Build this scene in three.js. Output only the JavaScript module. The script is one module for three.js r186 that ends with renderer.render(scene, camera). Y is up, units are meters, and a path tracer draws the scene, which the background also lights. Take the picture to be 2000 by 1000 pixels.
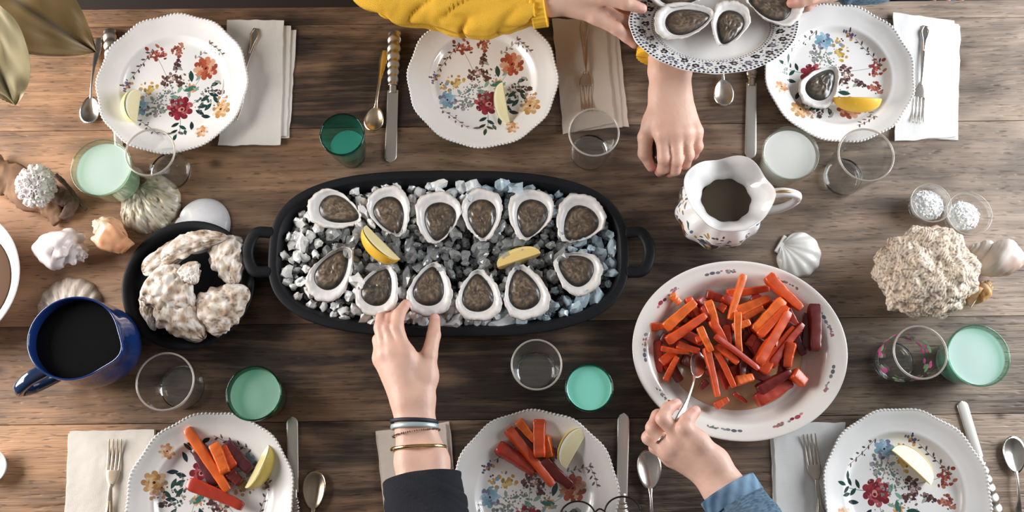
import * as THREE from 'three';
import { mergeGeometries } from 'three/addons/utils/BufferGeometryUtils.js';
import { RoundedBoxGeometry } from 'three/addons/geometries/RoundedBoxGeometry.js';
import { RectAreaLightUniformsLib } from 'three/addons/lights/RectAreaLightUniformsLib.js';
import { createNoise3D } from 'simplex-noise';

// ---------------------------------------------------------------- camera, sky, daylight, exposure
const TABLE = 0.75, CAM_H = 1.53, FOCAL = 1850, TILT = 14 * Math.PI / 180;
const scene = new THREE.Scene();
const camera = new THREE.PerspectiveCamera(2 * Math.atan(500 / FOCAL) * 180 / Math.PI, 2, 0.05, 40);
camera.position.set(0, TABLE + CAM_H, 0);
camera.up.set(0, 0, -1);
camera.lookAt(0, TABLE + CAM_H - Math.cos(TILT), -Math.sin(TILT));
const renderer = new THREE.WebGLRenderer({ antialias: true });
renderer.toneMapping = THREE.LinearToneMapping;
renderer.toneMappingExposure = 0.9;
renderer.shadowMap.enabled = true;
scene.background = new THREE.Color(0.55, 0.72, 0.95);
RectAreaLightUniformsLib.init();
const ROOM = { x0: -1.75, x1: 1.85, z0: -3.0, z1: 2.6, top: 2.75 };
const LEFT_WINDOW = { z: -0.50, y: 1.40, w: 1.1, h: 0.9 }, RIGHT_WINDOW = { z: -0.80, y: 1.48, w: 1.2, h: 1.05 };
function daylight(x, win, color, intensity, towards) {
  const l = new THREE.RectAreaLight(new THREE.Color(...color), intensity, win.w, win.h);
  l.position.set(x, win.y, win.z); l.lookAt(x + towards, win.y, win.z); l.name = 'window_daylight';
  scene.add(l);
}
daylight(ROOM.x0 + 0.03, LEFT_WINDOW, [1.0, 0.95, 0.90], 19, 1);
daylight(ROOM.x1 - 0.03, RIGHT_WINDOW, [0.95, 0.98, 1.0], 16, -1);

// ---------------------------------------------------------------- helpers
const V = (x, y, z) => new THREE.Vector3(x, y, z), { lerp, clamp, smoothstep } = THREE.MathUtils, PI = Math.PI, TAU = 2 * PI, D = PI / 180;
function rng(seed) { let s = seed >>> 0; return () => { s = (s + 0x6d2b79f5) | 0; let t = Math.imul(s ^ (s >>> 15), 1 | s); t = (t + Math.imul(t ^ (t >>> 7), 61 | t)) ^ t; return ((t ^ (t >>> 14)) >>> 0) / 4294967296; }; }
const n3 = createNoise3D(rng(7));
const fbm = (x, y, z, o = 4) => { let s = 0, a = 0.5; for (let i = 0; i < o; i++) { s += a * n3(x, y, z); x *= 2.03; y *= 2.03; z *= 2.03; a *= 0.5; } return s; };
const CF = V(0, -Math.cos(TILT), -Math.sin(TILT)), CU = V(0, Math.sin(TILT), -Math.cos(TILT));
// a pixel of the photograph on the level h metres above the table top
function P(px, py, h = 0) {
  const d = V((px - 1000) / FOCAL, 0, 0).addScaledVector(CU, (500 - py) / FOCAL).add(CF), k = (h - CAM_H) / d.y;
  return V(d.x * k, TABLE + h, d.z * k);
}
const perMetre = (px, py, h = 0) => { const p = P(px, py, h); return FOCAL / p.sub(camera.position).dot(CF); };
const taken = new Map();
function numbered(name) { const n = taken.get(name) ?? 0; taken.set(name, n + 1); return n ? name + '_' + String(n).padStart(3, '0') : name; }
function mesh(name, geo, mat, parent) {
  const m = new THREE.Mesh(geo, mat); m.castShadow = m.receiveShadow = true; m.name = name;
  if (parent) parent.add(m);
  return m;
}
function tag(o, label, category, group, kind) { Object.assign(o.userData, { label, category }); if (group) o.userData.group = group; if (kind) o.userData.kind = kind; return o; }
function thing(name, label, category, group) { const g = new THREE.Group(); g.name = numbered(name); scene.add(g); return tag(g, label, category, group); }
function single(name, geo, mat, label, category, group) { const m = mesh(numbered(name), geo, mat, scene); return tag(m, label, category, group); }
function struct(name, geo, mat) { const m = mesh(name, geo, mat, scene); m.userData.kind = 'structure'; return m; }
function place(o, px, py, h = 0, turn = 0, base = h) { const p = P(px, py, h); o.position.set(p.x, TABLE + base, p.z); o.rotation.y = turn; return o; }
// lays a thing whose long axis is +x between two pixels; returns the length in metres
const span = (a, b, h = 0) => P(...a, h).distanceTo(P(...b, h));
function along(o, a, b, h = 0, lift = h) { const p = P(...a, h), q = P(...b, h); o.position.copy(p).add(q).multiplyScalar(0.5); o.position.y = TABLE + lift; o.rotation.y = Math.atan2(-(q.z - p.z), q.x - p.x); return o; }
const imageTurn = (deg) => -deg * D;            // an angle in the photograph (0 right, 90 down) for a thing that points along +x

// surface over u (round) and v; triangles face T_v x T_u
function grid(nu, nv, fn, { wrap = true, uv, col } = {}) {
  const cols = wrap ? nu : nu + 1, pos = [], uvs = [], cs = [], idx = [];
  for (let j = 0; j <= nv; j++) for (let i = 0; i < cols; i++) {
    const u = i / nu, v = j / nv, p = fn(u, v);
    pos.push(p[0], p[1], p[2]);
    const t = uv ? uv(u, v, p) : [u, v]; uvs.push(t[0], t[1]);
    if (col) { const c = col(u, v, p); cs.push(c[0], c[1], c[2]); }
  }
  for (let j = 0; j < nv; j++) for (let i = 0; i < nu; i++) {
    const i1 = wrap ? (i + 1) % nu : i + 1, a = j * cols + i, b = j * cols + i1, d = (j + 1) * cols + i, c = (j + 1) * cols + i1;
    idx.push(a, d, b, b, d, c);
  }
  const g = new THREE.BufferGeometry();
  g.setAttribute('position', new THREE.Float32BufferAttribute(pos, 3)); g.setAttribute('uv', new THREE.Float32BufferAttribute(uvs, 2));
  if (col) g.setAttribute('color', new THREE.Float32BufferAttribute(cs, 3));
  g.setIndex(idx); g.computeVertexNormals();
  return g;
}
// smooth profile through [r, y] points; a repeated point makes a corner
function profile(pts, per = 5) {
  const runs = [[]]; for (const p of pts) { const r = runs[runs.length - 1], q = r[r.length - 1]; if (q && q[0] === p[0] && q[1] === p[1]) runs.push([p]); else r.push(p); }
  const out = [];
  for (const r of runs) {
    if (r.length < 2) continue;
    const c = new THREE.CatmullRomCurve3(r.map(([a, b]) => V(a, b, 0)), false, 'centripetal'), n = (r.length - 1) * per;
    for (let i = 0; i <= n; i++) { const p = c.getPoint(i / n); out.push([Math.max(0, p.x), p.y]); }
  }
  return out;
}
// revolve a profile (bottom axis -> outside -> rim -> inside); mod(phi, r, y) -> [x, y, z]
function revolve(pts, seg = 48, { mod, per = 5, planar, uv, wrap = true, col } = {}) {
  const pr = profile(pts, per), n = pr.length - 1;
  return grid(seg, n, (u, v) => {
    const [r, y] = pr[Math.round(v * n)], f = u * TAU;
    return mod ? mod(f, r, y) : [r * Math.cos(f), y, r * Math.sin(f)];
  }, { wrap, col, uv: planar ? (u, v, p) => [0.5 + p[0] / planar / 2, 0.5 - p[2] / planar / 2] : uv });
}
// tube along points; rad(t) -> [half width, half height]; e < 1 squares the section
function sweep(path, rad, { n = 24, m = 12, e = 1, up = V(0, 1, 0), disp, col, uvScale = 1 } = {}) {
  const c = path instanceof THREE.Curve ? path : new THREE.CatmullRomCurve3(path, false, 'centripetal'), len = c.getLength(), rings = [[0, 0], [0, 0.8], [0, 1]];
  for (let i = 1; i < n; i++) rings.push([i / n, 1]);
  rings.push([1, 1], [1, 0.8], [1, 0]);
  const pw = (x) => Math.sign(x) * Math.abs(x) ** e;
  let lastS = null;
  const fr = rings.map(([t]) => { const T = c.getTangent(t), S = T.clone().cross(up); if (S.lengthSq() < 1e-6) S.copy(lastS ?? V(1, 0, 0)); S.normalize(); lastS = S; return { p: c.getPoint(t), S, N: S.clone().cross(T), r: rad(t) }; });
  return grid(m, rings.length - 1, (u, v) => {
    const k = Math.round(v * (rings.length - 1)), { p, S, N, r } = fr[k], f = u * TAU, s = rings[k][1], d = disp ? 1 + disp(u, rings[k][0]) : 1;
    const a = pw(Math.cos(f)) * r[0] * s * d, b = pw(Math.sin(f)) * r[1] * s * d;
    return [p.x + S.x * a + N.x * b, p.y + S.y * a + N.y * b, p.z + S.z * a + N.z * b];
  }, { col: col && ((u, v, p) => col(rings[Math.round(v * (rings.length - 1))][0], u, p)), uv: (u, v) => [rings[Math.round(v * (rings.length - 1))][0] * len * uvScale, u * TAU * rad(0.5)[0] * uvScale] });
}
const moved = (g, x = 0, y = 0, z = 0) => g.translate(x, y, z);
function paint(g, fn) { const p = g.attributes.position, c = new Float32Array(p.count * 3); for (let i = 0; i < p.count; i++) c.set(fn(p.getX(i), p.getY(i), p.getZ(i)), i * 3); g.setAttribute('color', new THREE.BufferAttribute(c, 3)); return g; }
const mixc = (a, b, t) => [lerp(a[0], b[0], t), lerp(a[1], b[1], t), lerp(a[2], b[2], t)];

// smooth closed surface of a distance field (surface nets)
function nets(lo, hi, cell, sdf, col) {
  const nx = Math.ceil((hi.x - lo.x) / cell) + 1, ny = Math.ceil((hi.y - lo.y) / cell) + 1, nz = Math.ceil((hi.z - lo.z) / cell) + 1;
  const f = new Float32Array(nx * ny * nz), at = (i, j, k) => (k * ny + j) * nx + i;
  for (let k = 0; k < nz; k++) for (let j = 0; j < ny; j++) for (let i = 0; i < nx; i++) f[at(i, j, k)] = sdf(lo.x + i * cell, lo.y + j * cell, lo.z + k * cell);
  const id = new Int32Array(nx * ny * nz).fill(-1), pos = [], idx = [];
  const E = [[0, 1], [2, 3], [4, 5], [6, 7], [0, 2], [1, 3], [4, 6], [5, 7], [0, 4], [1, 5], [2, 6], [3, 7]];
  for (let k = 0; k < nz - 1; k++) for (let j = 0; j < ny - 1; j++) for (let i = 0; i < nx - 1; i++) {
    const v = []; let mask = 0;
    for (let c = 0; c < 8; c++) { v[c] = f[at(i + (c & 1), j + ((c >> 1) & 1), k + (c >> 2))]; if (v[c] < 0) mask |= 1 << c; }
    if (mask === 0 || mask === 255) continue;
    let x = 0, y = 0, z = 0, n = 0;
    for (const [a, b] of E) if ((v[a] < 0) !== (v[b] < 0)) { const t = v[a] / (v[a] - v[b]); x += lerp(a & 1, b & 1, t); y += lerp((a >> 1) & 1, (b >> 1) & 1, t); z += lerp(a >> 2, b >> 2, t); n++; }
    id[at(i, j, k)] = pos.length / 3;
    pos.push(lo.x + (i + x / n) * cell, lo.y + (j + y / n) * cell, lo.z + (k + z / n) * cell);
  }
  const quad = (a, b, c, d, flip) => { if (a < 0 || b < 0 || c < 0 || d < 0) return; flip ? idx.push(a, c, b, a, d, c) : idx.push(a, b, c, a, c, d); };
  for (let k = 1; k < nz - 1; k++) for (let j = 1; j < ny - 1; j++) for (let i = 1; i < nx - 1; i++) {
    const s = f[at(i, j, k)] < 0;
    if (s !== f[at(i + 1, j, k)] < 0) quad(id[at(i, j - 1, k - 1)], id[at(i, j, k - 1)], id[at(i, j, k)], id[at(i, j - 1, k)], !s);
    if (s !== f[at(i, j + 1, k)] < 0) quad(id[at(i - 1, j, k - 1)], id[at(i - 1, j, k)], id[at(i, j, k)], id[at(i, j, k - 1)], !s);
    if (s !== f[at(i, j, k + 1)] < 0) quad(id[at(i - 1, j - 1, k)], id[at(i, j - 1, k)], id[at(i, j, k)], id[at(i - 1, j, k)], !s);
  }
  const g = new THREE.BufferGeometry();
  g.setAttribute('position', new THREE.Float32BufferAttribute(pos, 3)); g.setIndex(idx); g.computeVertexNormals();
  g.setAttribute('uv', new THREE.Float32BufferAttribute(new Float32Array(pos.length / 3 * 2), 2));
  return col ? paint(g, col) : g;
}
const smin = (a, b, k) => { const h = Math.max(k - Math.abs(a - b), 0) / k; return Math.min(a, b) - h * h * k * 0.25; };
// distance to a tapered capsule between joints {p, r}
function capsule(x, y, z, a, b) {
  const bx = b.p.x - a.p.x, by = b.p.y - a.p.y, bz = b.p.z - a.p.z, ax = x - a.p.x, ay = y - a.p.y, az = z - a.p.z;
  const t = clamp((ax * bx + ay * by + az * bz) / (bx * bx + by * by + bz * bz + 1e-12), 0, 1);
  return Math.hypot(ax - bx * t, ay - by * t, az - bz * t) - lerp(a.r, b.r, t);
}

// ---------------------------------------------------------------- textures
function dataTexture(w, h, fn, srgb, repeat = true) {
  const d = new Uint8Array(w * h * 4);
  for (let y = 0; y < h; y++) for (let x = 0; x < w; x++) { const c = fn(x / w, y / h), o = (y * w + x) * 4; for (let k = 0; k < 3; k++) { let v = clamp(c[k], 0, 1); if (srgb) v = v <= 0.0031308 ? v * 12.92 : 1.055 * v ** (1 / 2.4) - 0.055; d[o + k] = v * 255; } d[o + 3] = 255; }
  const t = new THREE.DataTexture(d, w, h); t.magFilter = t.minFilter = THREE.LinearFilter;
  if (repeat) t.wrapS = t.wrapT = THREE.RepeatWrapping;
  if (srgb) t.colorSpace = THREE.SRGBColorSpace;
  t.needsUpdate = true; return t;
}
function canvasTexture(w, h, draw) {
  const c = document.createElement('canvas'); c.width = w; c.height = h; draw(c.getContext('2d'), w, h);
  const t = new THREE.CanvasTexture(c); t.colorSpace = THREE.SRGBColorSpace; t.wrapS = t.wrapT = THREE.RepeatWrapping; return t;
}
const std = (o) => new THREE.MeshStandardMaterial(o), phys = (o) => new THREE.MeshPhysicalMaterial(o), rgb = (r, g, b) => new THREE.Color().setRGB(r, g, b);
const weave = dataTexture(256, 256, (u, v) => { const a = Math.sin(u * TAU * 64) * 0.5 + 0.5, b = Math.sin(v * TAU * 64) * 0.5 + 0.5, k = (Math.floor(u * 64) + Math.floor(v * 64)) % 2; const x = (k ? a : b) * 0.8 + 0.1 + 0.1 * n3(u * 40, v * 40, 3); return [x, x, x]; });
// ---------------------------------------------------------------- room shell
const wallMat = std({ color: rgb(0.13, 0.12, 0.11), roughness: 0.9 }), floorMat = std({ color: rgb(0.035, 0.028, 0.026), roughness: 0.6 }), ceilMat = std({ color: rgb(0.20, 0.19, 0.18), roughness: 0.95 });
const trimMat = std({ color: rgb(0.7, 0.69, 0.66), roughness: 0.5 }), paneMat = phys({ color: 0xffffff, transmission: 1, thickness: 0, roughness: 0.0, ior: 1.45 });
const box = (x0, x1, y0, y1, z0, z1) => new THREE.BoxGeometry(x1 - x0, y1 - y0, z1 - z0).translate((x0 + x1) / 2, (y0 + y1) / 2, (z0 + z1) / 2);
{
  const { x0, x1, z0, z1, top } = ROOM, w = 0.2;
  struct('floor', box(x0 - w, x1 + w, -0.15, 0, z0 - w, z1 + w), floorMat);
  struct('ceiling', box(x0 - w, x1 + w, top, top + 0.15, z0 - w, z1 + w), ceilMat);
  struct('wall_back', box(x0 - w, x1 + w, 0, top, z0 - w, z0), wallMat);
  struct('wall_front', box(x0 - w, x1 + w, 0, top, z1, z1 + w), wallMat);
  const sideWall = (name, a, b, win, n) => {
    const l = win.z - win.w / 2, r = win.z + win.w / 2, lo = win.y - win.h / 2, hi = win.y + win.h / 2;
    struct(name, mergeGeometries([box(a, b, 0, lo, z0, z1), box(a, b, hi, top, z0, z1), box(a, b, lo, hi, z0, l), box(a, b, lo, hi, r, z1)]), wallMat);
    const g = new THREE.Group(); g.name = 'window_' + n; g.userData.kind = 'structure'; scene.add(g);
    const c = (a + b) / 2, f = 0.045;
    mesh('window_frame', mergeGeometries([box(c - f, c + f, lo, lo + f, l, r), box(c - f, c + f, hi - f, hi, l, r), box(c - f, c + f, lo, hi, l, l + f), box(c - f, c + f, lo, hi, r - f, r), box(c - 0.02, c + 0.02, lo, hi, win.z - 0.02, win.z + 0.02), box(c - 0.02, c + 0.02, win.y + 0.1, win.y + 0.14, l, r)]), trimMat, g);
    mesh('pane', box(c - 0.003, c + 0.003, lo + f, hi - f, l + f, r - f), paneMat, g);
  };
  sideWall('wall_left', x0 - w, x0, LEFT_WINDOW, 1); sideWall('wall_right', x1, x1 + w, RIGHT_WINDOW, 2);
}

// ---------------------------------------------------------------- table of old planks, benches
const TABLE_Z = [P(1000, 10).z, P(1000, 44).z, P(1000, 246).z, P(1000, 628).z, P(1000, 819).z, 0.13], TX0 = -1.12, TX1 = 1.12;
const plankOf = (z) => { let k = 0; while (k < 4 && z > TABLE_Z[k + 1]) k++; return k; };
const WOOD = { x0: -1.15, w: 2.3, z0: -0.9, d: 1.1 };
const woodHeight = [];
const woodMap = dataTexture(2048, 1024, (u, v) => {
  const x = WOOD.x0 + u * WOOD.w, z = WOOD.z0 + v * WOOD.d, k = plankOf(z), o = k * 9.7;
  const warp = 0.012 * n3(x * 2.2, z * 4, o), zz = z + warp;
  const grain = 0.5 + 0.5 * n3(x * 3.2 + o, zz * 95, o), fine = 0.5 + 0.5 * n3(x * 16, zz * 420, o + 4), rings = 0.5 + 0.5 * Math.sin((zz * 60 + n3(x * 1.2, zz * 9, o) * 5.5) * 1.9);
  const wear = fbm(x * 2.1, z * 3.4, 20 + o * 0.2, 4), blotch = fbm(x * 6.5, z * 17, 40 + o, 3), fleck = smoothstep(n3(x * 26, z * 210, 60), 0.6, 0.9);
  // old finish: worn pale towards the two ends where the places are wiped, dark and oiled in the middle
  const end = smoothstep(Math.abs(x + 0.02), 0.3, 0.85), middle = Math.exp(-(((x - 0.02) / 0.38) ** 2 + ((z + 0.18) / 0.3) ** 2));
  let t = 0.36 + 0.4 * end + 0.54 * wear + 0.33 * blotch - 0.28 * middle + [0.05, -0.02, 0.03, -0.04, 0.05][k];
  t += 0.24 * (grain - 0.5) + 0.16 * (fine - 0.5) + 0.11 * (rings - 0.5);
  t = clamp(t, 0, 1) * (1 - 0.5 * fleck);
  const warm = clamp(0.5 - x * 0.75 + 0.5 * fbm(x * 3, z * 5, 90, 2), 0, 1);
  let c = mixc([0.024, 0.0145, 0.0105], mixc([0.38, 0.285, 0.215], [0.46, 0.25, 0.13], warm), t ** 1.25);
  for (const [kx, kz, kr] of [[0.79, -0.72, 0.012], [0.70, -0.62, 0.007], [-0.5, -0.55, 0.010], [0.78, -0.11, 0.006], [-0.83, -0.2, 0.009]]) { const d = Math.hypot((x - kx) * 0.7, z - kz) / kr; if (d < 3) c = mixc(c, [0.05, 0.02, 0.01], Math.exp(-d * d) * 0.9); }
  return c;
}, true, false);
const woodBump = dataTexture(1024, 1024, (u, v) => { const x = u * 2.3, z = v * 1.1; const h = 0.55 + 0.22 * n3(x * 3, z * 95, 1) + 0.15 * n3(x * 14, z * 400, 2) - 0.5 * smoothstep(n3(x * 20, z * 190, 60), 0.6, 0.9); return [h, h, h]; });
const woodMat = std({ map: woodMap, bumpMap: woodBump, bumpScale: 0.0016, roughness: 0.5 }), darkWood = std({ color: rgb(0.03, 0.02, 0.016), roughness: 0.55 });
{
  const t = thing('dining_table', 'long old brown wooden plank dining table under the whole meal', 'table');
  t.position.set(0, 0, 0);
  for (let k = 0; k < 5; k++) {
    const za = TABLE_Z[k] + (k ? 0.0003 : 0), zb = TABLE_Z[k + 1] - 0.0003, g = new RoundedBoxGeometry(TX1 - TX0, 0.04, zb - za, 2, 0.0009), p = g.attributes.position, uv = g.attributes.uv;
    g.translate((TX0 + TX1) / 2, TABLE - 0.02 - [0, 0, 0.0002, 0, 0.0002][k], (za + zb) / 2);
    for (let i = 0; i < p.count; i++) uv.setXY(i, (p.getX(i) - WOOD.x0) / WOOD.w, (p.getZ(i) - WOOD.z0) / WOOD.d);
    mesh('plank', g, woodMat, t);
  }
  t.rotation.y = 0.0115;
  const za = TABLE_Z[0] + 0.07, zb = TABLE_Z[5] - 0.07;
  for (const x of [TX0 + 0.09, TX1 - 0.09]) for (const z of [za, zb]) mesh('leg', new RoundedBoxGeometry(0.08, TABLE - 0.04, 0.08, 2, 0.006).translate(x, (TABLE - 0.04) / 2, z), darkWood, t);
  for (const z of [za, zb]) mesh('apron', box(TX0 + 0.13, TX1 - 0.13, TABLE - 0.13, TABLE - 0.04, z - 0.012, z + 0.012), darkWood, t);
  const bench = (label, z0, z1) => { const b = thing('bench', label, 'bench'); mesh('seat', new RoundedBoxGeometry(2.2, 0.045, z1 - z0, 2, 0.008).translate(0, 0.4275, (z0 + z1) / 2), darkWood, b); for (const x of [-0.95, 0.95]) mesh('leg', new RoundedBoxGeometry(0.06, 0.405, z1 - z0 - 0.06, 2, 0.006).translate(x, 0.2025, (z0 + z1) / 2), darkWood, b); };
  bench('dark wooden bench along the far side of the table, just past its top edge', -1.32, -0.96);
  bench('dark wooden bench along the near side of the table below the frame', 0.36, 0.72);
}
// ---------------------------------------------------------------- tableware materials
const floral = canvasTexture(1024, 1024, (c, W) => {
  const r = rng(31), X = (x) => 512 + x * 512;
  c.fillStyle = '#f0eeed'; c.fillRect(0, 0, W, W);
  const dot = (x, y, s, col) => { c.fillStyle = col; c.beginPath(); c.ellipse(X(x), X(y), s * 512, s * 512 * (0.6 + 0.4 * r()), r() * 3, 0, TAU); c.fill(); };
  const leaf = (x, y, a, l, col) => { c.save(); c.translate(X(x), X(y)); c.rotate(a); c.fillStyle = col; c.beginPath(); c.moveTo(0, 0); c.quadraticCurveTo(l * 256, -l * 200, l * 512, 0); c.quadraticCurveTo(l * 256, l * 200, 0, 0); c.fill(); c.restore(); };
  const stem = (x0, y0, x1, y1, col, w = 3) => { c.strokeStyle = col; c.lineWidth = w; c.beginPath(); c.moveTo(X(x0), X(y0)); c.quadraticCurveTo(X((x0 + x1) / 2 + 0.03), X((y0 + y1) / 2 - 0.03), X(x1), X(y1)); c.stroke(); };
  const bloom = (x, y, s, cols, n = 9) => { for (let ring = 3; ring >= 1; ring--) for (let i = 0; i < n; i++) { const a = i / n * TAU + ring * 0.35, q = s * ring / 3.6; dot(x + q * Math.cos(a), y + q * Math.sin(a), s * 0.27, cols[(i + ring) % cols.length]); } dot(x, y, s * 0.26, cols[0]); dot(x, y, s * 0.12, '#2c1512'); };
  const cluster = (x, y, sx, sy, n, cols, s = 0.022) => { for (let i = 0; i < n; i++) dot(x + (r() + r() - 1) * sx, y + (r() + r() - 1) * sy, s * (0.6 + r() * 0.7), cols[(r() * cols.length) | 0]); };
  const spray = (x0, y0, x1, y1, col, n) => { stem(x0, y0, x1, y1, col, 3); for (let i = 0; i < n; i++) { const t = i / n; leaf(lerp(x0, x1, t), lerp(y0, y1, t), Math.atan2(y1 - y0, x1 - x0) + (i % 2 ? 0.9 : -0.9), 0.06, col); } };
  const brown = ['#5b3b39', '#6d4b49', '#7d6763', '#463134'], green = '#23463f', teal = '#3c7266';
  stem(0.05, 0.3, -0.3, -0.45, '#7d8f82'); stem(0.05, 0.3, 0.37, -0.25, '#7d8f82'); stem(0.07, 0.3, -0.5, 0.2, '#7a7a78'); stem(0.1, 0.3, 0.5, 0.1, '#5c6b66'); stem(0.05, 0.3, 0.1, 0.65, '#39544e');
  spray(-0.36, -0.55, -0.62, -0.12, '#5f4c4c', 9); spray(0.22, -0.42, 0.46, -0.62, '#8f8780', 7); spray(0.42, -0.6, 0.62, -0.42, '#6b5a55', 7); spray(-0.55, 0.42, -0.15, 0.7, '#5d5452', 9);
  cluster(-0.30, -0.48, 0.13, 0.12, 42, ['#9a4038', '#7c3a36', '#b8705c', '#8e4644']); cluster(-0.03, -0.54, 0.09, 0.16, 34, ['#a55a48', '#bb7c66', '#854640']); cluster(-0.02, -0.33, 0.08, 0.1, 16, brown);
  cluster(-0.06, -0.12, 0.19, 0.12, 58, brown); cluster(-0.05, -0.12, 0.14, 0.08, 16, ['#e7d9d2', '#c9a99d'], 0.014);
  bloom(0.37, -0.28, 0.155, ['#b3583f', '#cf8463', '#dcaa8c', '#9e4a38'], 10); bloom(0.2, 0.01, 0.065, ['#d98d52', '#e0a878'], 6);
  leaf(0.17, -0.25, 1.4, 0.17, green); leaf(0.1, 0.05, -0.4, 0.18, teal); leaf(-0.08, 0.12, 0.25, 0.15, '#6fa08c'); leaf(0.02, 0.08, -1.1, 0.12, '#84ab97');
  cluster(-0.36, 0.02, 0.12, 0.12, 24, ['#c69a4c', '#d9bd7c', '#8f7c46']); cluster(-0.66, -0.03, 0.07, 0.1, 12, ['#cf9f58', '#6c5f80']); cluster(-0.5, 0.12, 0.08, 0.1, 12, ['#d2a45a', '#c08a3c', '#7a9cc0']);
  bloom(-0.46, 0.28, 0.12, ['#8fb0c6', '#abc6d6', '#76809c', '#7aa6b8'], 8); cluster(-0.25, 0.34, 0.16, 0.09, 24, ['#6e6a78', '#80897f', '#a59aa2']);
  bloom(0.07, 0.29, 0.165, ['#96303a', '#75202b', '#ad4f55', '#7e2633'], 9); dot(0.09, 0.31, 0.045, '#cf8d88'); dot(0.1, 0.31, 0.02, '#5d0f18');
  for (const [x, y, a] of [[0.28, 0.32, 0.5], [0.34, 0.2, -0.7], [0.44, 0.08, 0.3], [0.46, -0.02, -0.6], [0.5, 0.12, 0.9], [0.36, 0.4, 0.2], [0.24, 0.48, 1.4], [0.3, 0.28, -0.2], [0.4, 0.33, -0.9]]) leaf(x, y, a, 0.14, r() > 0.4 ? green : '#1f3338');
  for (const [x, y, a] of [[0.08, 0.5, 2.6], [0.08, 0.54, 0.5], [0.07, 0.6, 2.5], [0.08, 0.63, 0.6], [0.08, 0.68, 1.7], [0.02, 0.66, 2.9], [0.16, 0.6, 1.1]]) leaf(x, y, a, 0.12, r() > 0.5 ? '#22332f' : green);
  bloom(0.42, 0.66, 0.09, ['#dca883', '#c98f66', '#ecd2ba'], 7); bloom(0.64, 0.34, 0.13, ['#cda06e', '#b98a55', '#dcc19c'], 8); cluster(0.62, 0.2, 0.1, 0.06, 12, ['#d6a780', '#b78a6b']); cluster(0.6, 0.06, 0.12, 0.05, 12, ['#4c3a3d', '#6c5757']);
  cluster(0.05, 0.08, 0.42, 0.34, 70, ['#8d938c', '#a8a39b', '#6f7f78', '#9a8f8c', '#b9a58f'], 0.014); cluster(-0.15, 0.22, 0.3, 0.22, 46, ['#7d8a84', '#9b9290', '#66707a'], 0.013); cluster(0.42, 0.12, 0.16, 0.24, 30, ['#3c4f50', '#59686a', '#8a8f8a'], 0.018);
  for (const [x, y, a] of [[-0.15, 0.1, 2.4], [0.25, -0.1, -0.9], [0.3, -0.02, 2.2], [-0.2, 0.3, 0.8], [-0.28, 0.2, -2.2], [0.18, 0.15, -1.6], [-0.02, -0.3, 0.5], [0.5, -0.1, 0.3]]) leaf(x, y, a, 0.1, ['#8ba398', '#6d857c', '#a0a59c'][(r() * 3) | 0]);
  for (let i = 0; i < 30; i++) { const a = r() * TAU, q = 0.55 + r() * 0.2; if (r() > 0.45) dot(q * Math.cos(a), q * Math.sin(a), 0.012, brown[(r() * 4) | 0]); }
});
const china = phys({ map: floral, roughness: 0.22, clearcoat: 0.5, clearcoatRoughness: 0.08 }), plainChina = phys({ color: rgb(0.83, 0.81, 0.79), roughness: 0.25, clearcoat: 0.5, clearcoatRoughness: 0.08 });
const silver = std({ color: rgb(0.78, 0.75, 0.70), metalness: 1, roughness: 0.24 }), oldSilver = std({ color: rgb(0.62, 0.56, 0.50), metalness: 1, roughness: 0.34 }), blade = std({ color: rgb(0.80, 0.77, 0.72), metalness: 1, roughness: 0.33 });
const linen = (r, g, b) => std({ color: rgb(r, g, b), roughness: 0.95, bumpMap: weave, bumpScale: 0.0003 });
const iron = phys({ color: rgb(0.008, 0.009, 0.0115), roughness: 0.55, specularIntensity: 0.4 });

// ---------------------------------------------------------------- floral plates with a beaded, gently lobed rim
const lobed = (f, r, y) => { const k = smoothstep(r, 0.09, 0.13), q = r * (1 + k * 0.011 * Math.cos(12 * f)); return [q * Math.cos(f), y + k * 0.0009 * Math.cos(12 * f), q * Math.sin(f)]; };
const plateGeo = revolve([[0, 0.003], [0.06, 0.003], [0.071, 0.001], [0.074, 0], [0.074, 0], [0.077, 0.002], [0.09, 0.006], [0.115, 0.0175], [0.1275, 0.025], [0.129, 0.0268], [0.127, 0.0278], [0.112, 0.0215], [0.1, 0.0175], [0.093, 0.0155], [0.0875, 0.0105], [0.083, 0.007], [0.074, 0.0055], [0.03, 0.005], [0, 0.005]], 120, { mod: lobed, planar: 0.13, per: 4 });
const beadGeo = mergeGeometries(Array.from({ length: 132 }, (_, i) => { const p = lobed(i / 132 * TAU, 0.1278, 0.027); return new THREE.SphereGeometry(0.0023, 8, 5).translate(...p); }));
function plate(px, py, turn, label) {
  const g = thing('floral_plate', label, 'plate', 'floral dinner plates');
  mesh('plate_body', plateGeo, china, g); mesh('beaded_rim', beadGeo, plainChina, g);
  const p = P(px, py, 0.027); g.position.set(p.x, TABLE, p.z); g.rotation.y = turn * D;
  return g;
}
plate(336, 161, 0, 'white floral plate at the top left holding only a pale lemon wedge');
plate(943, 150, -3, 'white floral plate under the yellow sleeve, with a thin upright slice of lemon');
plate(1640, 140, -109, 'white floral plate at the top right holding an empty oyster shell and a lemon wedge');
plate(410, 970, -165, 'white floral plate at the lower left with roasted carrots and a lemon wedge on it');
plate(1045, 966, -28, 'white floral plate at the lower middle with carrots and a lemon wedge on its rim');
plate(1772, 962, -104, 'white floral plate at the lower right holding only a golden lemon wedge');

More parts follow.
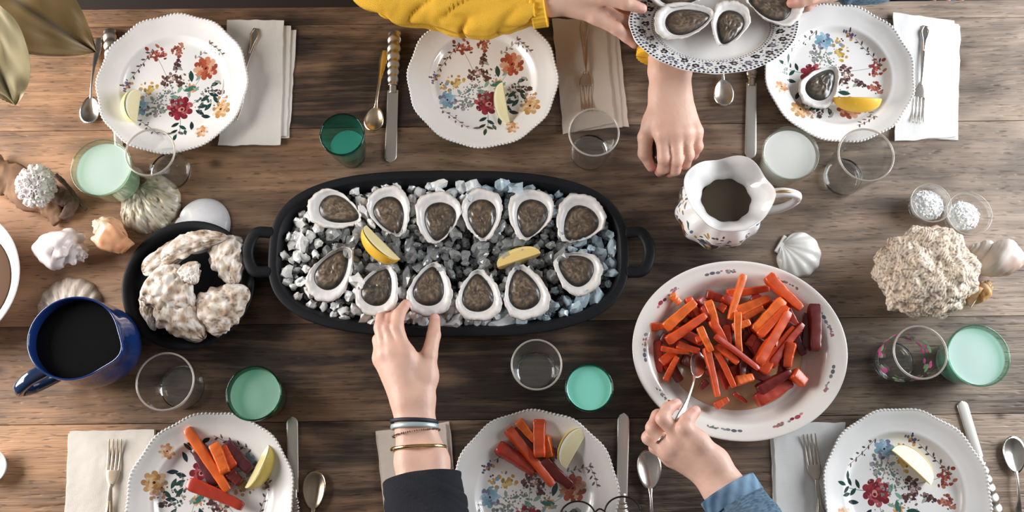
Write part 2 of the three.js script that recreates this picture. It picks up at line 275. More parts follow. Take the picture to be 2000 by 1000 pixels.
// ---------------------------------------------------------------- folded napkins
function napkin(label, layers, color) {
  const g = thing('napkin', label, 'napkin', 'folded napkins'), m = linen(...color);
  const o = P(...layers[0][0]); g.position.set(o.x, TABLE, o.z);
  layers.forEach((q, k) => {
    const [a, b, c, d] = q.map(([x, y]) => P(x, y, 0.004).sub(o)), geo = new THREE.BoxGeometry(1, 1, 1, 26, 1, 26), p = geo.attributes.position, uv = geo.attributes.uv;
    for (let i = 0; i < p.count; i++) {
      const u = p.getX(i) + 0.5, v = p.getZ(i) + 0.5, x = lerp(lerp(a.x, b.x, u), lerp(d.x, c.x, u), v), z = lerp(lerp(a.z, b.z, u), lerp(d.z, c.z, u), v);
      const wx = 0.0012 * n3(x * 30, z * 30, k + o.x * 9), lift = 0.0003 + k * 0.0019 + (k === layers.length - 1 ? 0.0007 * (1 + n3(x * 22 + k, z * 14, o.x * 7)) + 0.0004 * (1 + n3(x * 70, z * 60, o.x)) : 0) * (p.getY(i) > 0 ? 1 : 0);
      p.setXYZ(i, x + wx, lift + (p.getY(i) + 0.5) * 0.0017, z + wx); uv.setXY(i, x * 14, z * 14);
    }
    geo.computeVertexNormals(); mesh('folded_layer', geo, m, g);
  });
  return g;
}
napkin('white folded napkin between the top left plate and the bare wood', [[[452, 54], [578, 57], [564, 268], [440, 270]], [[447, 47], [568, 50], [560, 266], [432, 277]], [[445, 41], [555, 41], [548, 284], [427, 285]]], [0.78, 0.75, 0.71]);
napkin('beige folded napkin right of the plate under the yellow sleeve, fork on it', [[[1085, 44], [1208, 60], [1228, 246], [1102, 250]], [[1082, 40], [1198, 50], [1215, 248], [1100, 258]], [[1078, 38], [1180, 42], [1200, 240], [1100, 264]]], [0.60, 0.52, 0.45]);
napkin('bright white folded napkin right of the top right plate with an ornate fork', [[[1748, 38], [1877, 50], [1872, 272], [1752, 268]], [[1746, 32], [1872, 46], [1868, 271], [1750, 272]], [[1744, 26], [1862, 41], [1866, 268], [1748, 277]]], [0.82, 0.81, 0.80]);
napkin('cream napkin left of the lower left carrot plate with a fork on it', [[[132, 846], [304, 841], [297, 1030], [124, 1030]], [[136, 842], [302, 839], [294, 1030], [129, 1030]]], [0.74, 0.69, 0.63]);
napkin('beige napkin lying under the wrist with the bracelets', [[[733, 842], [878, 824], [894, 985], [750, 1000]], [[738, 848], [870, 828], [886, 980], [752, 996]]], [0.60, 0.52, 0.46]);
napkin('white napkin left of the lower right plate, partly under the carrot bowl', [[[1505, 828], [1652, 824], [1640, 1030], [1513, 1030]], [[1510, 832], [1646, 826], [1634, 1030], [1520, 1030]]], [0.80, 0.80, 0.80]);

// ---------------------------------------------------------------- cutlery (long axis +x, bowl, tines or blade at +x)
const bar = (pts, wid, th, e = 0.7, n = 26) => sweep(pts, (t) => { const i = t * (wid.length - 1), k = Math.min(wid.length - 2, Math.floor(i)); return [lerp(wid[k], wid[k + 1], i - k) / 2, th / 2]; }, { n, m: 10, e });
function spoon(bowlTip, handleEnd, bowlLen, bowlWid, label, mat = silver, lift = 0.0, heights) {
  const L = heights ? P(...bowlTip, heights[0]).distanceTo(P(...handleEnd, heights[1])) : span(bowlTip, handleEnd), g = thing('spoon', label, 'spoon', 'spoons'), x1 = L / 2, xb = x1 - bowlLen, c = x1 - bowlLen / 2;
  const w = (s) => (bowlWid / 2) * (1 + 0.16 * s);
  mesh('bowl', grid(32, 16, (u, v) => {
    const top = v > 0.5, q = top ? (1 - v) * 2 : v * 2, a = u * TAU, cx = Math.cos(a), x = c + q * cx * bowlLen / 2, z = q * Math.sin(a) * w(cx);
    return [x, 0.0075 - 0.0065 * (1 - q * q) + (top ? 0.001 : 0) - (cx < 0 ? 0 : 0.001 * q * cx), z];
  }), mat, g);
  mesh('handle', bar([V(xb + 0.003, 0.0065, 0), V(xb - 0.012, 0.0095, 0), V(lerp(xb, -x1, 0.45), 0.0085, 0), V(-x1 + 0.03, 0.0035, 0), V(-x1, 0.002, 0)], [0.007, 0.0045, 0.0045, 0.006, 0.010, 0.0145, 0.011], 0.0026, 0.8), mat, g);
  along(g, handleEnd, bowlTip, 0); g.position.y += lift;
  if (heights) { const p = P(...bowlTip, heights[0]), q = P(...handleEnd, heights[1]), d = p.clone().sub(q).normalize(); g.position.copy(p).add(q).multiplyScalar(0.5); g.quaternion.setFromUnitVectors(V(1, 0, 0), d); }
  return g;
}
function fork(tip, end, label, mat = oldSilver, lift = 0.006) {
  const L = span(tip, end), g = thing('fork', label, 'fork', 'dinner forks'), x1 = L / 2, T = 0.048, hw = 0.0225;
  for (let k = 0; k < 4; k++) { const z = (k - 1.5) * 0.0062; mesh('tine', bar([V(x1 - T - 0.004, 0.0022, z * 0.95), V(x1 - T * 0.5, 0.0008, z), V(x1, 0.0045, z)], [0.0034, 0.0032, 0.0022], 0.0018, 0.8, 10), mat, g); }
  mesh('head', bar([V(x1 - T - 0.028, 0.005, 0), V(x1 - T - 0.014, 0.003, 0), V(x1 - T, 0.0022, 0)], [0.005, 0.012, 0.0195, hw, hw], 0.002, 0.8, 14), mat, g);
  mesh('handle', bar([V(x1 - T - 0.022, 0.005, 0), V(0, 0.0062, 0), V(-x1 + 0.03, 0.0025, 0), V(-x1, 0.0015, 0)], [0.005, 0.0048, 0.006, 0.0085, 0.013, 0.017, 0.012], 0.003, 0.8), mat, g);
  for (const s of [-1, 1]) mesh('scroll', bar([V(-x1 + 0.002, 0.0035, 0.002 * s), V(-x1 + 0.012, 0.0045, 0.006 * s), V(-x1 + 0.03, 0.0042, 0.0025 * s), V(-x1 + 0.05, 0.005, 0.001 * s)], [0.001, 0.003, 0.003, 0.0012], 0.002, 1, 14), mat, g);
  along(g, end, tip, 0); g.position.y += lift;
  return g;
}
function knife(tip, neck, end, label, bladeWid = 0.021, lift = 0) {
  const L1 = span(tip, neck), L2 = span(neck, end), g = thing('table_knife', label, 'knife', 'table knives');
  mesh('blade', sweep([V(-0.002, 0.0035, 0), V(L1 * 0.5, 0.003, 0), V(L1, 0.0025, 0)], (t) => [bladeWid / 2 * (t > 0.9 ? Math.sqrt(Math.max(0.02, 1 - ((t - 0.9) / 0.1) ** 2)) : 0.92 + 0.08 * t), 0.0011], { n: 50, m: 12, e: 0.75 }), blade, g);
  mesh('ferrule', sweep([V(-0.012, 0.0045, 0), V(0.003, 0.004, 0)], () => [0.0065, 0.004], { n: 6, m: 14 }), oldSilver, g);
  mesh('handle', sweep([V(-L2, 0.0065, 0), V(-L2 * 0.5, 0.0065, 0), V(-0.01, 0.005, 0)], (t) => { const w = (0.0085 + 0.003 * Math.sin((1 - t) * 1.9)) * (t < 0.08 ? Math.sqrt(Math.max(0.02, 1 - (1 - t / 0.08) ** 2)) : 1); return [w, w * 0.58]; }, { n: 60, m: 20, disp: (u, t) => 0.10 * Math.sin(t * 44 + Math.sin(u * TAU) * 2.6) }), oldSilver, g);
  const p = P(...neck), q = P(...tip); g.position.set(p.x, TABLE + lift, p.z); g.rotation.y = Math.atan2(-(q.z - p.z), q.x - p.x);
  return g;
}
knife([763, 318], [768, 180], [775, 62], 'ornate silver knife standing upright between the gold spoon and the plate under the sleeve');
knife([1465, 311], [1467, 166], [1470, 60], 'knife whose pale blade comes out below the patterned platter', 0.0205);
knife([571, 814], [574, 960], [577, 1060], 'knife along the right rim of the lower left carrot plate', 0.0185);
knife([1218, 807], [1214, 968], [1212, 1060], 'knife along the right rim of the lower middle carrot plate, left of a spoon', 0.0195);
knife([1876, 784], [1908, 892], [1950, 1040], 'slanting knife at the right rim of the lower right plate', 0.0185);
knife([234, 293], [225, 170], [219, 58], 'silver knife mostly hidden under the left rim of the top left plate', 0.015);
spoon([728, 259], [752, 100], 0.046, 0.033, 'small gold-toned spoon left of the ornate upright knife', std({ color: rgb(0.78, 0.62, 0.42), metalness: 1, roughness: 0.25 }));
spoon([1413, 210], [1404, 30], 0.052, 0.0345, 'spoon whose bowl peeks out below the patterned platter');
spoon([616, 918], [611, 1060], 0.062, 0.036, 'worn brownish spoon with its bowl up, right of the lower left plate', std({ color: rgb(0.5, 0.4, 0.31), metalness: 1, roughness: 0.28 }));
spoon([1265, 878], [1274, 1060], 0.063, 0.0375, 'silver spoon standing between the lower middle knife and the hand in denim');
spoon([1974, 852], [1990, 1040], 0.058, 0.036, 'silver spoon at the lower right edge of the table');
spoon([176, 244], [194, 76], 0.05, 0.034, 'silver spoon just left of the top left plate');
fork([456, 238], [503, 60], 'fork on the napkin at the upper left, its tines hidden under the plate rim');
fork([1146, 222], [1140, 46], 'ornate fork lying on the beige napkin, tines toward the clear tumbler', std({ color: rgb(0.50, 0.40, 0.31), metalness: 1, roughness: 0.36 }));
fork([1788, 243], [1803, 55], 'silver fork on the bright white napkin at the upper right', silver);
fork([230, 858], [214, 1040], 'fork with its tines up on the cream napkin at the lower left', std({ color: rgb(0.70, 0.58, 0.45), metalness: 1, roughness: 0.34 }));
fork([1577, 848], [1604, 1030], 'fork with its tines up on the white napkin at the lower right');

// ---------------------------------------------------------------- tumblers
const clearGlass = phys({ color: rgb(0.98, 0.985, 0.985), transmission: 1, thickness: 0, ior: 1.75, roughness: 0.03 }), rimGlass = phys({ color: rgb(0.80, 0.76, 0.70), transmission: 0.72, thickness: 0, roughness: 0.2, ior: 1.5, clearcoat: 1, clearcoatRoughness: 0.05 }), baseGlass = phys({ color: rgb(0.95, 0.96, 0.95), transmission: 1, thickness: 0.01, ior: 1.5, roughness: 0.03 });
const tint = (r, g, b) => phys({ color: rgb(r, g, b), transmission: 1, thickness: 0, ior: 1.5, roughness: 0.03 });
const drinkMat = (r, g, b) => phys({ color: rgb(r, g, b), roughness: 0.3, clearcoat: 0.25, clearcoatRoughness: 0.2 });
function tumbler(px, py, rimPx, h, taper, label, { glass = clearGlass, drink, level = 0.5, group = 'clear water tumblers', name = 'clear_tumbler', water } = {}) {
  const R = rimPx / perMetre(px, py, h), b = R * taper, w = 0.0022, g = thing(name, label, 'glass', group), base = 0.007;
  const outer = (y) => lerp(b, R, clamp(y / h, 0, 1) ** 0.85);
  mesh('glass', revolve([[0, 0.0015], [b * 0.8, 0.0012], [b * 0.93, 0], [b * 0.985, 0.0015], [b, 0.004], [outer(h * 0.35), h * 0.35], [outer(h * 0.7), h * 0.7], [R, h - 0.0012], [R - w / 2, h], [R - w, h - 0.0012], [outer(h * 0.7) - w, h * 0.7], [outer(h * 0.35) - w, h * 0.35], [outer(base) - w - 0.001, base + 0.003], [b * 0.8, base], [0, base - 0.0005]], 64, { per: 4 }), glass, g);
  mesh('rim', revolve([[R - w * 1.1, h - 0.0022], [R - w * 1.15, h], [R - w / 2, h + 0.0008], [R + 0.0002, h], [R + 0.0001, h - 0.0022], [R - w * 1.1, h - 0.0022]], 64, { per: 2 }), glass === clearGlass ? rimGlass : glass, g);
  if (glass === clearGlass) mesh('base', revolve([[0, 0.0006], [b * 0.86, 0.0006], [b * 0.97, 0.002], [b * 0.99, 0.005], [b * 0.96, base + 0.003], [b * 0.86, base + 0.0005], [0, base]], 48, { per: 3 }), baseGlass, g);
  if (drink || water) {
    const y1 = lerp(base, h, level), r1 = outer(y1) - w - 0.0004, r0 = outer(base + 0.004) - w - 0.0008;
    mesh(drink ? 'drink' : 'water', revolve([[0, base + 0.0006], [r0 * 0.9, base + 0.0008], [r0, base + 0.004], [outer((base + y1) / 2) - w - 0.0005, (base + y1) / 2], [r1, y1 + 0.0006], [r1, y1 + 0.0006], [r1 - 0.001, y1], [0, y1]], 48, { per: 3 }), drink ?? phys({ color: 0xffffff, transmission: 1, thickness: 0.02, ior: 1.33, roughness: 0 }), g);
  }
  place(g, px, py, h, 0, 0);
  return g;
}
tumbler(293, 297, 49, 0.10, 0.84, 'clear tumbler overlapping the lower rim of the top left plate', {});
tumbler(1160, 258, 50, 0.10, 0.78, 'clear tumbler standing at the lower end of the beige fork napkin', {});
tumbler(1692, 302, 55, 0.115, 0.74, 'tall clear tumbler leaning out below the top right plate', {});
tumbler(322, 745, 57, 0.085, 0.80, 'clear tumbler between the blue jug and the green glass at the lower left', {});
tumbler(1048, 712, 50, 0.09, 0.82, 'clear tumbler alone below the middle of the oyster pan', {});
const flowerGlass = tumbler(1798, 688, 53, 0.11, 0.78, 'clear tumbler printed with pink flowers beside the pale mint glass', {});
{
  const r = rng(5), pink = [], green = [], R = 53 / perMetre(1798, 688, 0.11), dab = (f, y, s, out, list) => list.push(new THREE.SphereGeometry(s, 8, 6).scale(1, 1, 0.2).translate(0, 0, out).rotateY(f).translate(0, y, 0));
  for (let k = 0; k < 8; k++) { const f = k / 8 * TAU + 0.5; for (let i = 0; i < 9; i++) { const y = 0.032 + r() * 0.03, o = lerp(R * 0.78, R, (y / 0.11) ** 0.85) + 0.0003; dab(f + (r() - 0.5) * 0.5, y, 0.003 + r() * 0.0025, o, i < 5 ? pink : green); } }
  mesh('printed_flowers', mergeGeometries(pink), std({ color: rgb(0.62, 0.1, 0.3), roughness: 0.4 }), flowerGlass); mesh('printed_leaves', mergeGeometries(green), std({ color: rgb(0.2, 0.38, 0.2), roughness: 0.4 }), flowerGlass);
}
const AQUA = { group: 'tinted tumblers with cloudy drinks', name: 'tinted_tumbler' };
tumbler(197, 327, 59, 0.085, 0.72, 'pale mint glass of cloudy drink at the upper left beside a clear tumbler', { ...AQUA, glass: tint(0.86, 0.92, 0.85), drink: drinkMat(0.52, 0.645, 0.585), level: 0.86 });
tumbler(668, 262, 44, 0.10, 0.66, 'dark teal glass, half full, above the left end of the oyster pan', { ...AQUA, glass: tint(0.34, 0.58, 0.53), drink: drinkMat(0.14, 0.52, 0.44), level: 0.42 });
tumbler(1545, 299, 55, 0.085, 0.72, 'milky white glass between a knife and the tall clear tumbler', { ...AQUA, glass: tint(0.93, 0.95, 0.93), drink: drinkMat(0.72, 0.73, 0.71), level: 0.9 });
tumbler(495, 768, 54, 0.082, 0.80, 'muted green glass above the lower left carrot plate', { ...AQUA, glass: tint(0.42, 0.68, 0.56), drink: drinkMat(0.26, 0.46, 0.36), level: 0.82 });
tumbler(1151, 757, 47, 0.085, 0.78, 'bright turquoise glass above the lower middle plate', { ...AQUA, glass: tint(0.38, 0.74, 0.66), drink: drinkMat(0.24, 0.68, 0.56), level: 0.93 });
tumbler(1912, 694, 61, 0.085, 0.72, 'pale mint glass at the right edge beside the flower tumbler', { ...AQUA, glass: tint(0.74, 0.90, 0.83), drink: drinkMat(0.56, 0.74, 0.69), level: 0.88 });
// ---------------------------------------------------------------- cast iron oval pan
const PAN = P(878, 498, 0.02), PAN_A = 0.292, PAN_B = 0.139, PAN_N = 2.9;
const oval = (a, b, n, f) => { const c = Math.cos(f), s = Math.sin(f), k = (Math.abs(c) ** n + Math.abs(s) ** n) ** (-1 / n); return [a * k * c, b * k * s]; };
const ovalMod = (A, B, N) => (f, r, y) => { const q = Math.max(r, 0.95), [x, z] = oval(A + q - 1, B + q - 1, N, f), s = r / q; return [x * s, y, z * s]; };
{
  const g = thing('oval_pan', 'large black cast iron oval pan heaped with ice and opened oysters', 'pan');
  g.position.set(PAN.x, TABLE, PAN.z);
  // profile radii are 1 + the offset from the outline
  mesh('pan_body', revolve([[0, 0], [0.96, 0], [0.968, 0.002], [0.985, 0.02], [0.997, 0.038], [0.997, 0.041], [0.994, 0.0425], [0.986, 0.0425], [0.983, 0.041], [0.972, 0.022], [0.958, 0.008], [0.95, 0.006], [0, 0.006]], 140, { mod: ovalMod(PAN_A + 0.003, PAN_B + 0.003, PAN_N), per: 3 }), iron, g);
  for (const s of [-1, 1]) mesh('handle', sweep([V(s * (PAN_A - 0.004), 0.038, -0.033), V(s * (PAN_A + 0.022), 0.042, -0.031), V(s * (PAN_A + 0.034), 0.042, 0), V(s * (PAN_A + 0.022), 0.042, 0.031), V(s * (PAN_A - 0.004), 0.038, 0.033)], () => [0.0095, 0.0055], { n: 30, m: 12, e: 0.85 }), iron, g);
}
// ---------------------------------------------------------------- crushed ice
const iceMats = [[0.95, 0.95, 0.94, 0.16], [0.86, 0.91, 0.94, 0.26], [0.64, 0.79, 0.88, 0.34], [0.74, 0.76, 0.76, 0.72]].map((c) => phys({ color: rgb(...c.slice(0, 3)), roughness: 0.10, transmission: c[3], thickness: 0, ior: 1.4, flatShading: true, clearcoat: 0.6, clearcoatRoughness: 0.05 }));
const iceGeos = Array.from({ length: 6 }, (_, k) => { const r = rng(100 + k), g = new THREE.IcosahedronGeometry(1, 1), p = g.attributes.position, sx = 0.75 + r() * 0.9, sy = 0.5 + r() * 0.3, sz = 0.6 + r() * 0.4; for (let i = 0; i < p.count; i++) { const x = p.getX(i), y = p.getY(i), z = p.getZ(i), d = 1 + 0.42 * n3(x * 1.6 + k * 5, y * 1.6, z * 1.6); p.setXYZ(i, x * d * sx, y * d * sy, z * d * sz); } return g; });
const inPan = (x, z, m) => { const q = (Math.abs(x / (PAN_A - m)) ** PAN_N + Math.abs(z / (PAN_B - m)) ** PAN_N); return q < 1; };
// oysters: [pixel x, pixel y, length px, width px, narrow end direction in the picture (deg), darkness, side of the wide lip, label place]
const PAN_OYSTERS = [
  [655, 412, 112, 76, 22, 0.25, -0.5, 'upper row, first from the left'], [763, 413, 108, 80, 66, 0.3, 0.4, 'upper row, above the left lemon wedge'], [853, 425, 108, 86, 98, 0.55, -0.6, 'upper row, third from the left'],
  [942, 420, 108, 78, 88, 0.3, 0.1, 'upper row, fourth from the left'], [1034, 419, 108, 84, 104, 0.45, -0.5, 'upper row, above the right lemon wedge'], [1130, 429, 106, 92, 128, 0.3, -0.6, 'upper row, last on the right'],
  [650, 533, 122, 78, -58, 0.3, -0.5, 'lower row, first from the left'], [741, 567, 106, 80, -68, 0.8, -0.6, 'lower row, second from left, darkest'], [842, 565, 108, 84, -80, 0.4, -0.5, 'lower row, the one pinched by a hand'],
  [935, 577, 104, 86, -92, 0.35, -0.2, 'lower row, third from the right'], [1026, 570, 112, 86, -104, 0.35, -0.3, 'lower row, below the right lemon wedge'], [1127, 530, 98, 88, -150, 0.4, 0.3, 'lower row, last on the right'],
];
{
  const r = rng(12), n = 2200, inst = new THREE.InstancedMesh(iceGeos[0], iceMats[3], n), m = new THREE.Matrix4(), q = new THREE.Quaternion(), e = new THREE.Euler();
  let c = 0;
  while (c < n) { const x = (r() * 2 - 1) * PAN_A, z = (r() * 2 - 1) * PAN_B; if (!inPan(x, z, 0.026)) continue; const s = 0.004 + r() * 0.004; m.compose(V(x, 0.010 + r() * 0.021, z), q.setFromEuler(e.set(r() * 6, r() * 6, r() * 6)), V(s, s, s)); inst.setMatrixAt(c, m); const d = 0.45 + r() * 0.5; inst.setColorAt(c++, rgb(d, d * 1.0, d * 1.04)); }
  inst.name = numbered('crushed_ice'); inst.castShadow = inst.receiveShadow = true; inst.position.set(PAN.x, TABLE, PAN.z); scene.add(inst);
  tag(inst, 'bed of wet crushed ice filling the black oval pan under the oysters', 'ice', null, 'stuff');
  const placed = [];
  for (let k = 0, tries = 0; k < 230 && tries < 20000; tries++) {
    const x = (r() * 2 - 1) * PAN_A, z = (r() * 2 - 1) * PAN_B; if (!inPan(x, z, 0.021)) continue;
    const rim = !inPan(x, z, 0.05), s = 0.0065 + r() * 0.0085 * (rim ? 1 : 0.8);
    if (placed.some(([a, b, t]) => Math.hypot(a - x, b - z) < (s + t) * 0.66)) continue;
    const w = V(PAN.x + x, 0, PAN.z + z);
    if (PAN_OYSTERS.some(([px, py, l]) => { const o = P(px, py, 0.045); return Math.hypot(o.x - w.x, o.z - w.z) < l / 1240 * 0.40; })) continue;
    placed.push([x, z, s]);
    const zone = x < -0.215 ? 'at the left end' : x > 0.215 ? 'at the right end' : Math.abs(z) < 0.045 ? (x < -0.07 ? 'in the middle left' : x > 0.07 ? 'in the middle right' : 'in the very middle') : (z < 0 ? 'along the far side' : 'along the near side'), pale = clamp(0.55 - x * 3.2 + 0.35 * (r() - 0.5), 0, 1), o = single('ice_chunk', iceGeos[k % 6], iceMats[Math.abs(z) < 0.045 && Math.abs(x) < 0.2 ? 3 : pale > 0.75 ? 0 : pale > 0.33 ? 1 : 2], `${pale > 0.75 ? 'whitish' : pale > 0.33 ? 'clear' : 'bluish'} ice chunk ${zone} of the black oval pan`, 'ice', `${pale > 0.75 ? 'whitish' : pale > 0.33 ? 'clear' : 'bluish'} ice chunks ${zone} of the oval pan`);
    o.position.set(w.x, TABLE + (rim ? 0.025 : 0.030) + r() * 0.008, w.z); o.scale.setScalar(s * 1.1); o.rotation.set(r() * 6, r() * 6, r() * 6); k++;
  }
}
// ---------------------------------------------------------------- oysters on the half shell
const shellMat = phys({ vertexColors: true, roughness: 0.42, clearcoat: 0.2 }), meatMat = phys({ vertexColors: true, roughness: 0.32, clearcoat: 0.45, clearcoatRoughness: 0.15 });
function oyster(px, py, lenPx, widPx, dir, dark, side, h, label, { group = 'oysters on ice in the oval pan', name = 'oyster', meat = true, tilt = [0, 0] } = {}) {
  const k = perMetre(px, py, h), L = lenPx / k / 2, W = widPx / k / 2, seed = px * 0.37 + py * 0.11, g = thing(name, label, 'oyster', group);
  const edge = (f, s, o = 0) => { const c = Math.cos(f), w = 1 + s * (0.05 * n3(c * 2, Math.sin(f) * 2, seed) + 0.025 * n3(c * 7, Math.sin(f) * 7, seed)); return [c * L * w, Math.sin(f) * W * w * (1 - 0.34 * c)]; };
  const cav = 0.735, ox = L * 0.115, oz = W * 0.23 * side;                          // the hollow sits toward the hinge and off the wide lip
  const hollow = (f, q) => { const c = Math.cos(f); return [ox + c * L * cav * q * 1.08, oz + Math.sin(f) * W * cav * q * (1 - 0.36 * c)]; };
  const shell = grid(72, 26, (u, v) => {
    const f = u * TAU;
    if (v <= 0.46) { const q = v / 0.46, [x, z] = edge(f, q), rough = 0.0016 * n3(x * 160, z * 160, seed) + 0.0014 * Math.sin(q * 24 + 2 * n3(x * 60, z * 60, seed)) * q; return [x * q, -0.017 * (1 - q ** 2.4) + rough * (1 - q * 0.4) - 0.0012, z * q]; }
    if (v <= 0.76) { const q = (v - 0.46) / 0.30, [x0, z0] = edge(f, 1), [x1, z1] = hollow(f, 1), t = q, fr = 0.0014 * n3(x0 * 150, z0 * 150, seed + 3); return [lerp(x0, x1, t), 0.0004 + 0.0022 * Math.sin(Math.min(1, t * 1.25) * PI) + fr * (1 - t) - 0.0022 * t * t, lerp(z0, z1, t)]; }
    const q = 1 - (v - 0.76) / 0.24, [x, z] = hollow(f, q); return [x, -0.0015 - 0.010 * (1 - q * q), z];
  }, { col: (u, v, p) => {
    const t = 0.5 + 0.5 * n3(p[0] * 90, p[2] * 90, seed), b = 0.5 + 0.5 * n3(p[0] * 260, p[2] * 260, seed);
    if (v <= 0.44) return mixc([0.42, 0.36, 0.30], [0.13, 0.10, 0.085], t * 0.6 + b * 0.4);
    if (v <= 0.52) return mixc([0.72, 0.68, 0.64], [0.40, 0.33, 0.27], b * 0.7);
    return mixc([0.82, 0.81, 0.80], [0.62, 0.57, 0.55], t * 0.55);
  } });
  mesh('shell', shell, shellMat, g);
  if (meat) {
    const tone = mixc([0.15, 0.10, 0.062], [0.05, 0.047, 0.042], dark);
    mesh('flesh', grid(56, 16, (u, v) => { const f = u * TAU, q = v < 0.3 ? v / 0.3 : (1 - v) / 0.7, [x, z] = hollow(f, q * 0.97); return [x, v < 0.3 ? -0.0105 + 0.007 * q * q : -0.0026 + 0.0042 * Math.sin(Math.min(1, (1 - q) * 1.6) * PI / 2) - 0.0012 * q ** 6 + 0.0016 * n3(x * 110, z * 110, seed + 9) * (1 - q) + 0.0011 * Math.sin(q * 22 + 3 * n3(x * 70, z * 70, seed)) * q * (1 - q) * 2, z]; }, {
      col: (u, v, p) => { const q = v < 0.3 ? 1 : (1 - v) / 0.7, a = 0.02 * n3(p[0] * 50, p[2] * 50, seed + 2), w = n3((p[0] + a) * 85, (p[2] - a) * 85, seed + 5), s = 0.6 * Math.sin(q * 20 + 5 * n3(p[0] * 60, p[2] * 60, seed + 8)) + 0.6 * n3(p[0] * 190, p[2] * 190, seed + 6); let c = mixc(tone, [0.36, 0.27, 0.185], clamp(0.12 + 0.95 * w * (1 - dark * 0.6), 0, 1)); c = mixc(c, [0.035, 0.032, 0.030], clamp(0.9 * s + 0.05, 0, 0.75)); return mixc(c, [0.018, 0.016, 0.015], smoothstep(q + 0.10 * w + (p[2] * side < 0 ? 0.06 : 0), 0.70, 0.93)); } }), meatMat, g);
  }
  place(g, px, py, h); g.rotation.set(tilt[0], imageTurn(dir), tilt[1], 'YXZ');
  return g;
}
for (const [px, py, l, w, d, dk, sd, where] of PAN_OYSTERS) oyster(px, py, l, w, d, dk, sd, 0.045, 'oyster on ice in the black pan, ' + where);

// ---------------------------------------------------------------- lemons
const rindMats = [[0.80, 0.46, 0.03], [0.72, 0.55, 0.12], [0.80, 0.72, 0.32]].map((c) => phys({ color: rgb(...c), roughness: 0.45, clearcoat: 0.3, bumpMap: weave, bumpScale: 0.0002 })), fleshMats = [[0.80, 0.66, 0.34], [0.83, 0.78, 0.52], [0.85, 0.83, 0.66]].map((c) => phys({ color: rgb(...c), vertexColors: true, roughness: 0.3, clearcoat: 0.5 }));
// wedge along +x; its rind bulges toward +z (down in the picture for turn 0) and the cut faces open toward -z
function lemon(a, b, depthPx, h, rind, flesh, label, { angle = 62, roll = 18 } = {}) {
  const L = span(a, b, h) / 2, k = perMetre(...a, h), R = depthPx / k, g = thing('lemon_wedge', label, 'lemon', 'lemon wedges'), th = angle * D;
  const at = (s, f, q) => { const c = Math.cos(s * PI), w = Math.sin(s * PI) ** 0.8; return [-L * c, q * R * w * Math.sin(f), q * R * w * Math.cos(f)]; };
  const body = new THREE.Group(); body.name = 'slice'; g.add(body);
  mesh('rind', grid(24, 22, (u, v) => { const o = v <= 0.5, q = o ? v * 2 : (1 - v) * 2; return at(u, (q - 0.5) * th, o ? 1 : 0.90); }, { wrap: false }), rindMats[rind], g);
  mesh('pulp', grid(24, 20, (u, v) => { const f = (v < 0.5 ? 0.5 : -0.5) * th * 0.99, q = v < 0.5 ? (0.5 - v) * 2 : (v - 0.5) * 2; return at(u, f, 0.93 * q); }, { wrap: false, col: (u, v) => { const q = Math.abs(v - 0.5) * 2, w = clamp(Math.sin(u * PI) * 8, 0, 1); return q > 0.84 ? [1, 1, 1] : mixc([0.92, 0.86, 0.72], [0.9, 0.8, 0.55], 0.5 + 0.5 * n3(u * 16, q * 5, 2) * w); } }), fleshMats[flesh], g);
  g.remove(body);
  const q0 = P(...a, h), q1 = P(...b, h), turn = new THREE.Quaternion().setFromAxisAngle(V(0, 1, 0), Math.atan2(-(q1.z - q0.z), q1.x - q0.x)), tip = new THREE.Quaternion().setFromAxisAngle(V(1, 0, 0), -roll * D);
  g.position.copy(q0).add(q1).multiplyScalar(0.5); g.quaternion.copy(turn).multiply(tip);
  return g;
}
lemon([716, 440], [782, 506], 36, 0.054, 0, 1, 'lemon wedge lying slantwise on the ice at the left of the oval pan', { roll: 24 });
lemon([1056, 494], [972, 522], 34, 0.055, 1, 0, 'lemon wedge curving over the ice at the right half of the oval pan', { roll: -62 });
lemon([276, 178], [268, 240], 34, 0.014, 2, 2, 'pale lemon wedge on the top left plate', { roll: 30 });
lemon([982, 160], [996, 238], 26, 0.018, 2, 2, 'thin pale lemon slice on the plate under the yellow sleeve', { roll: -40, angle: 34 });
lemon([1626, 190], [1720, 193], 32, 0.018, 0, 2, 'lemon wedge beside the empty shell on the top right plate', { roll: 38 });
lemon([478, 952], [522, 866], 34, 0.017, 1, 1, 'greenish yellow lemon wedge beside the carrots on the lower left plate', { roll: 25 });
lemon([1148, 842], [1106, 916], 36, 0.024, 1, 2, 'lemon wedge leaning on the rim of the lower middle plate', { roll: -12 });
lemon([1818, 948], [1742, 880], 40, 0.021, 1, 0, 'golden lemon wedge on the lower right plate', { roll: -46 });

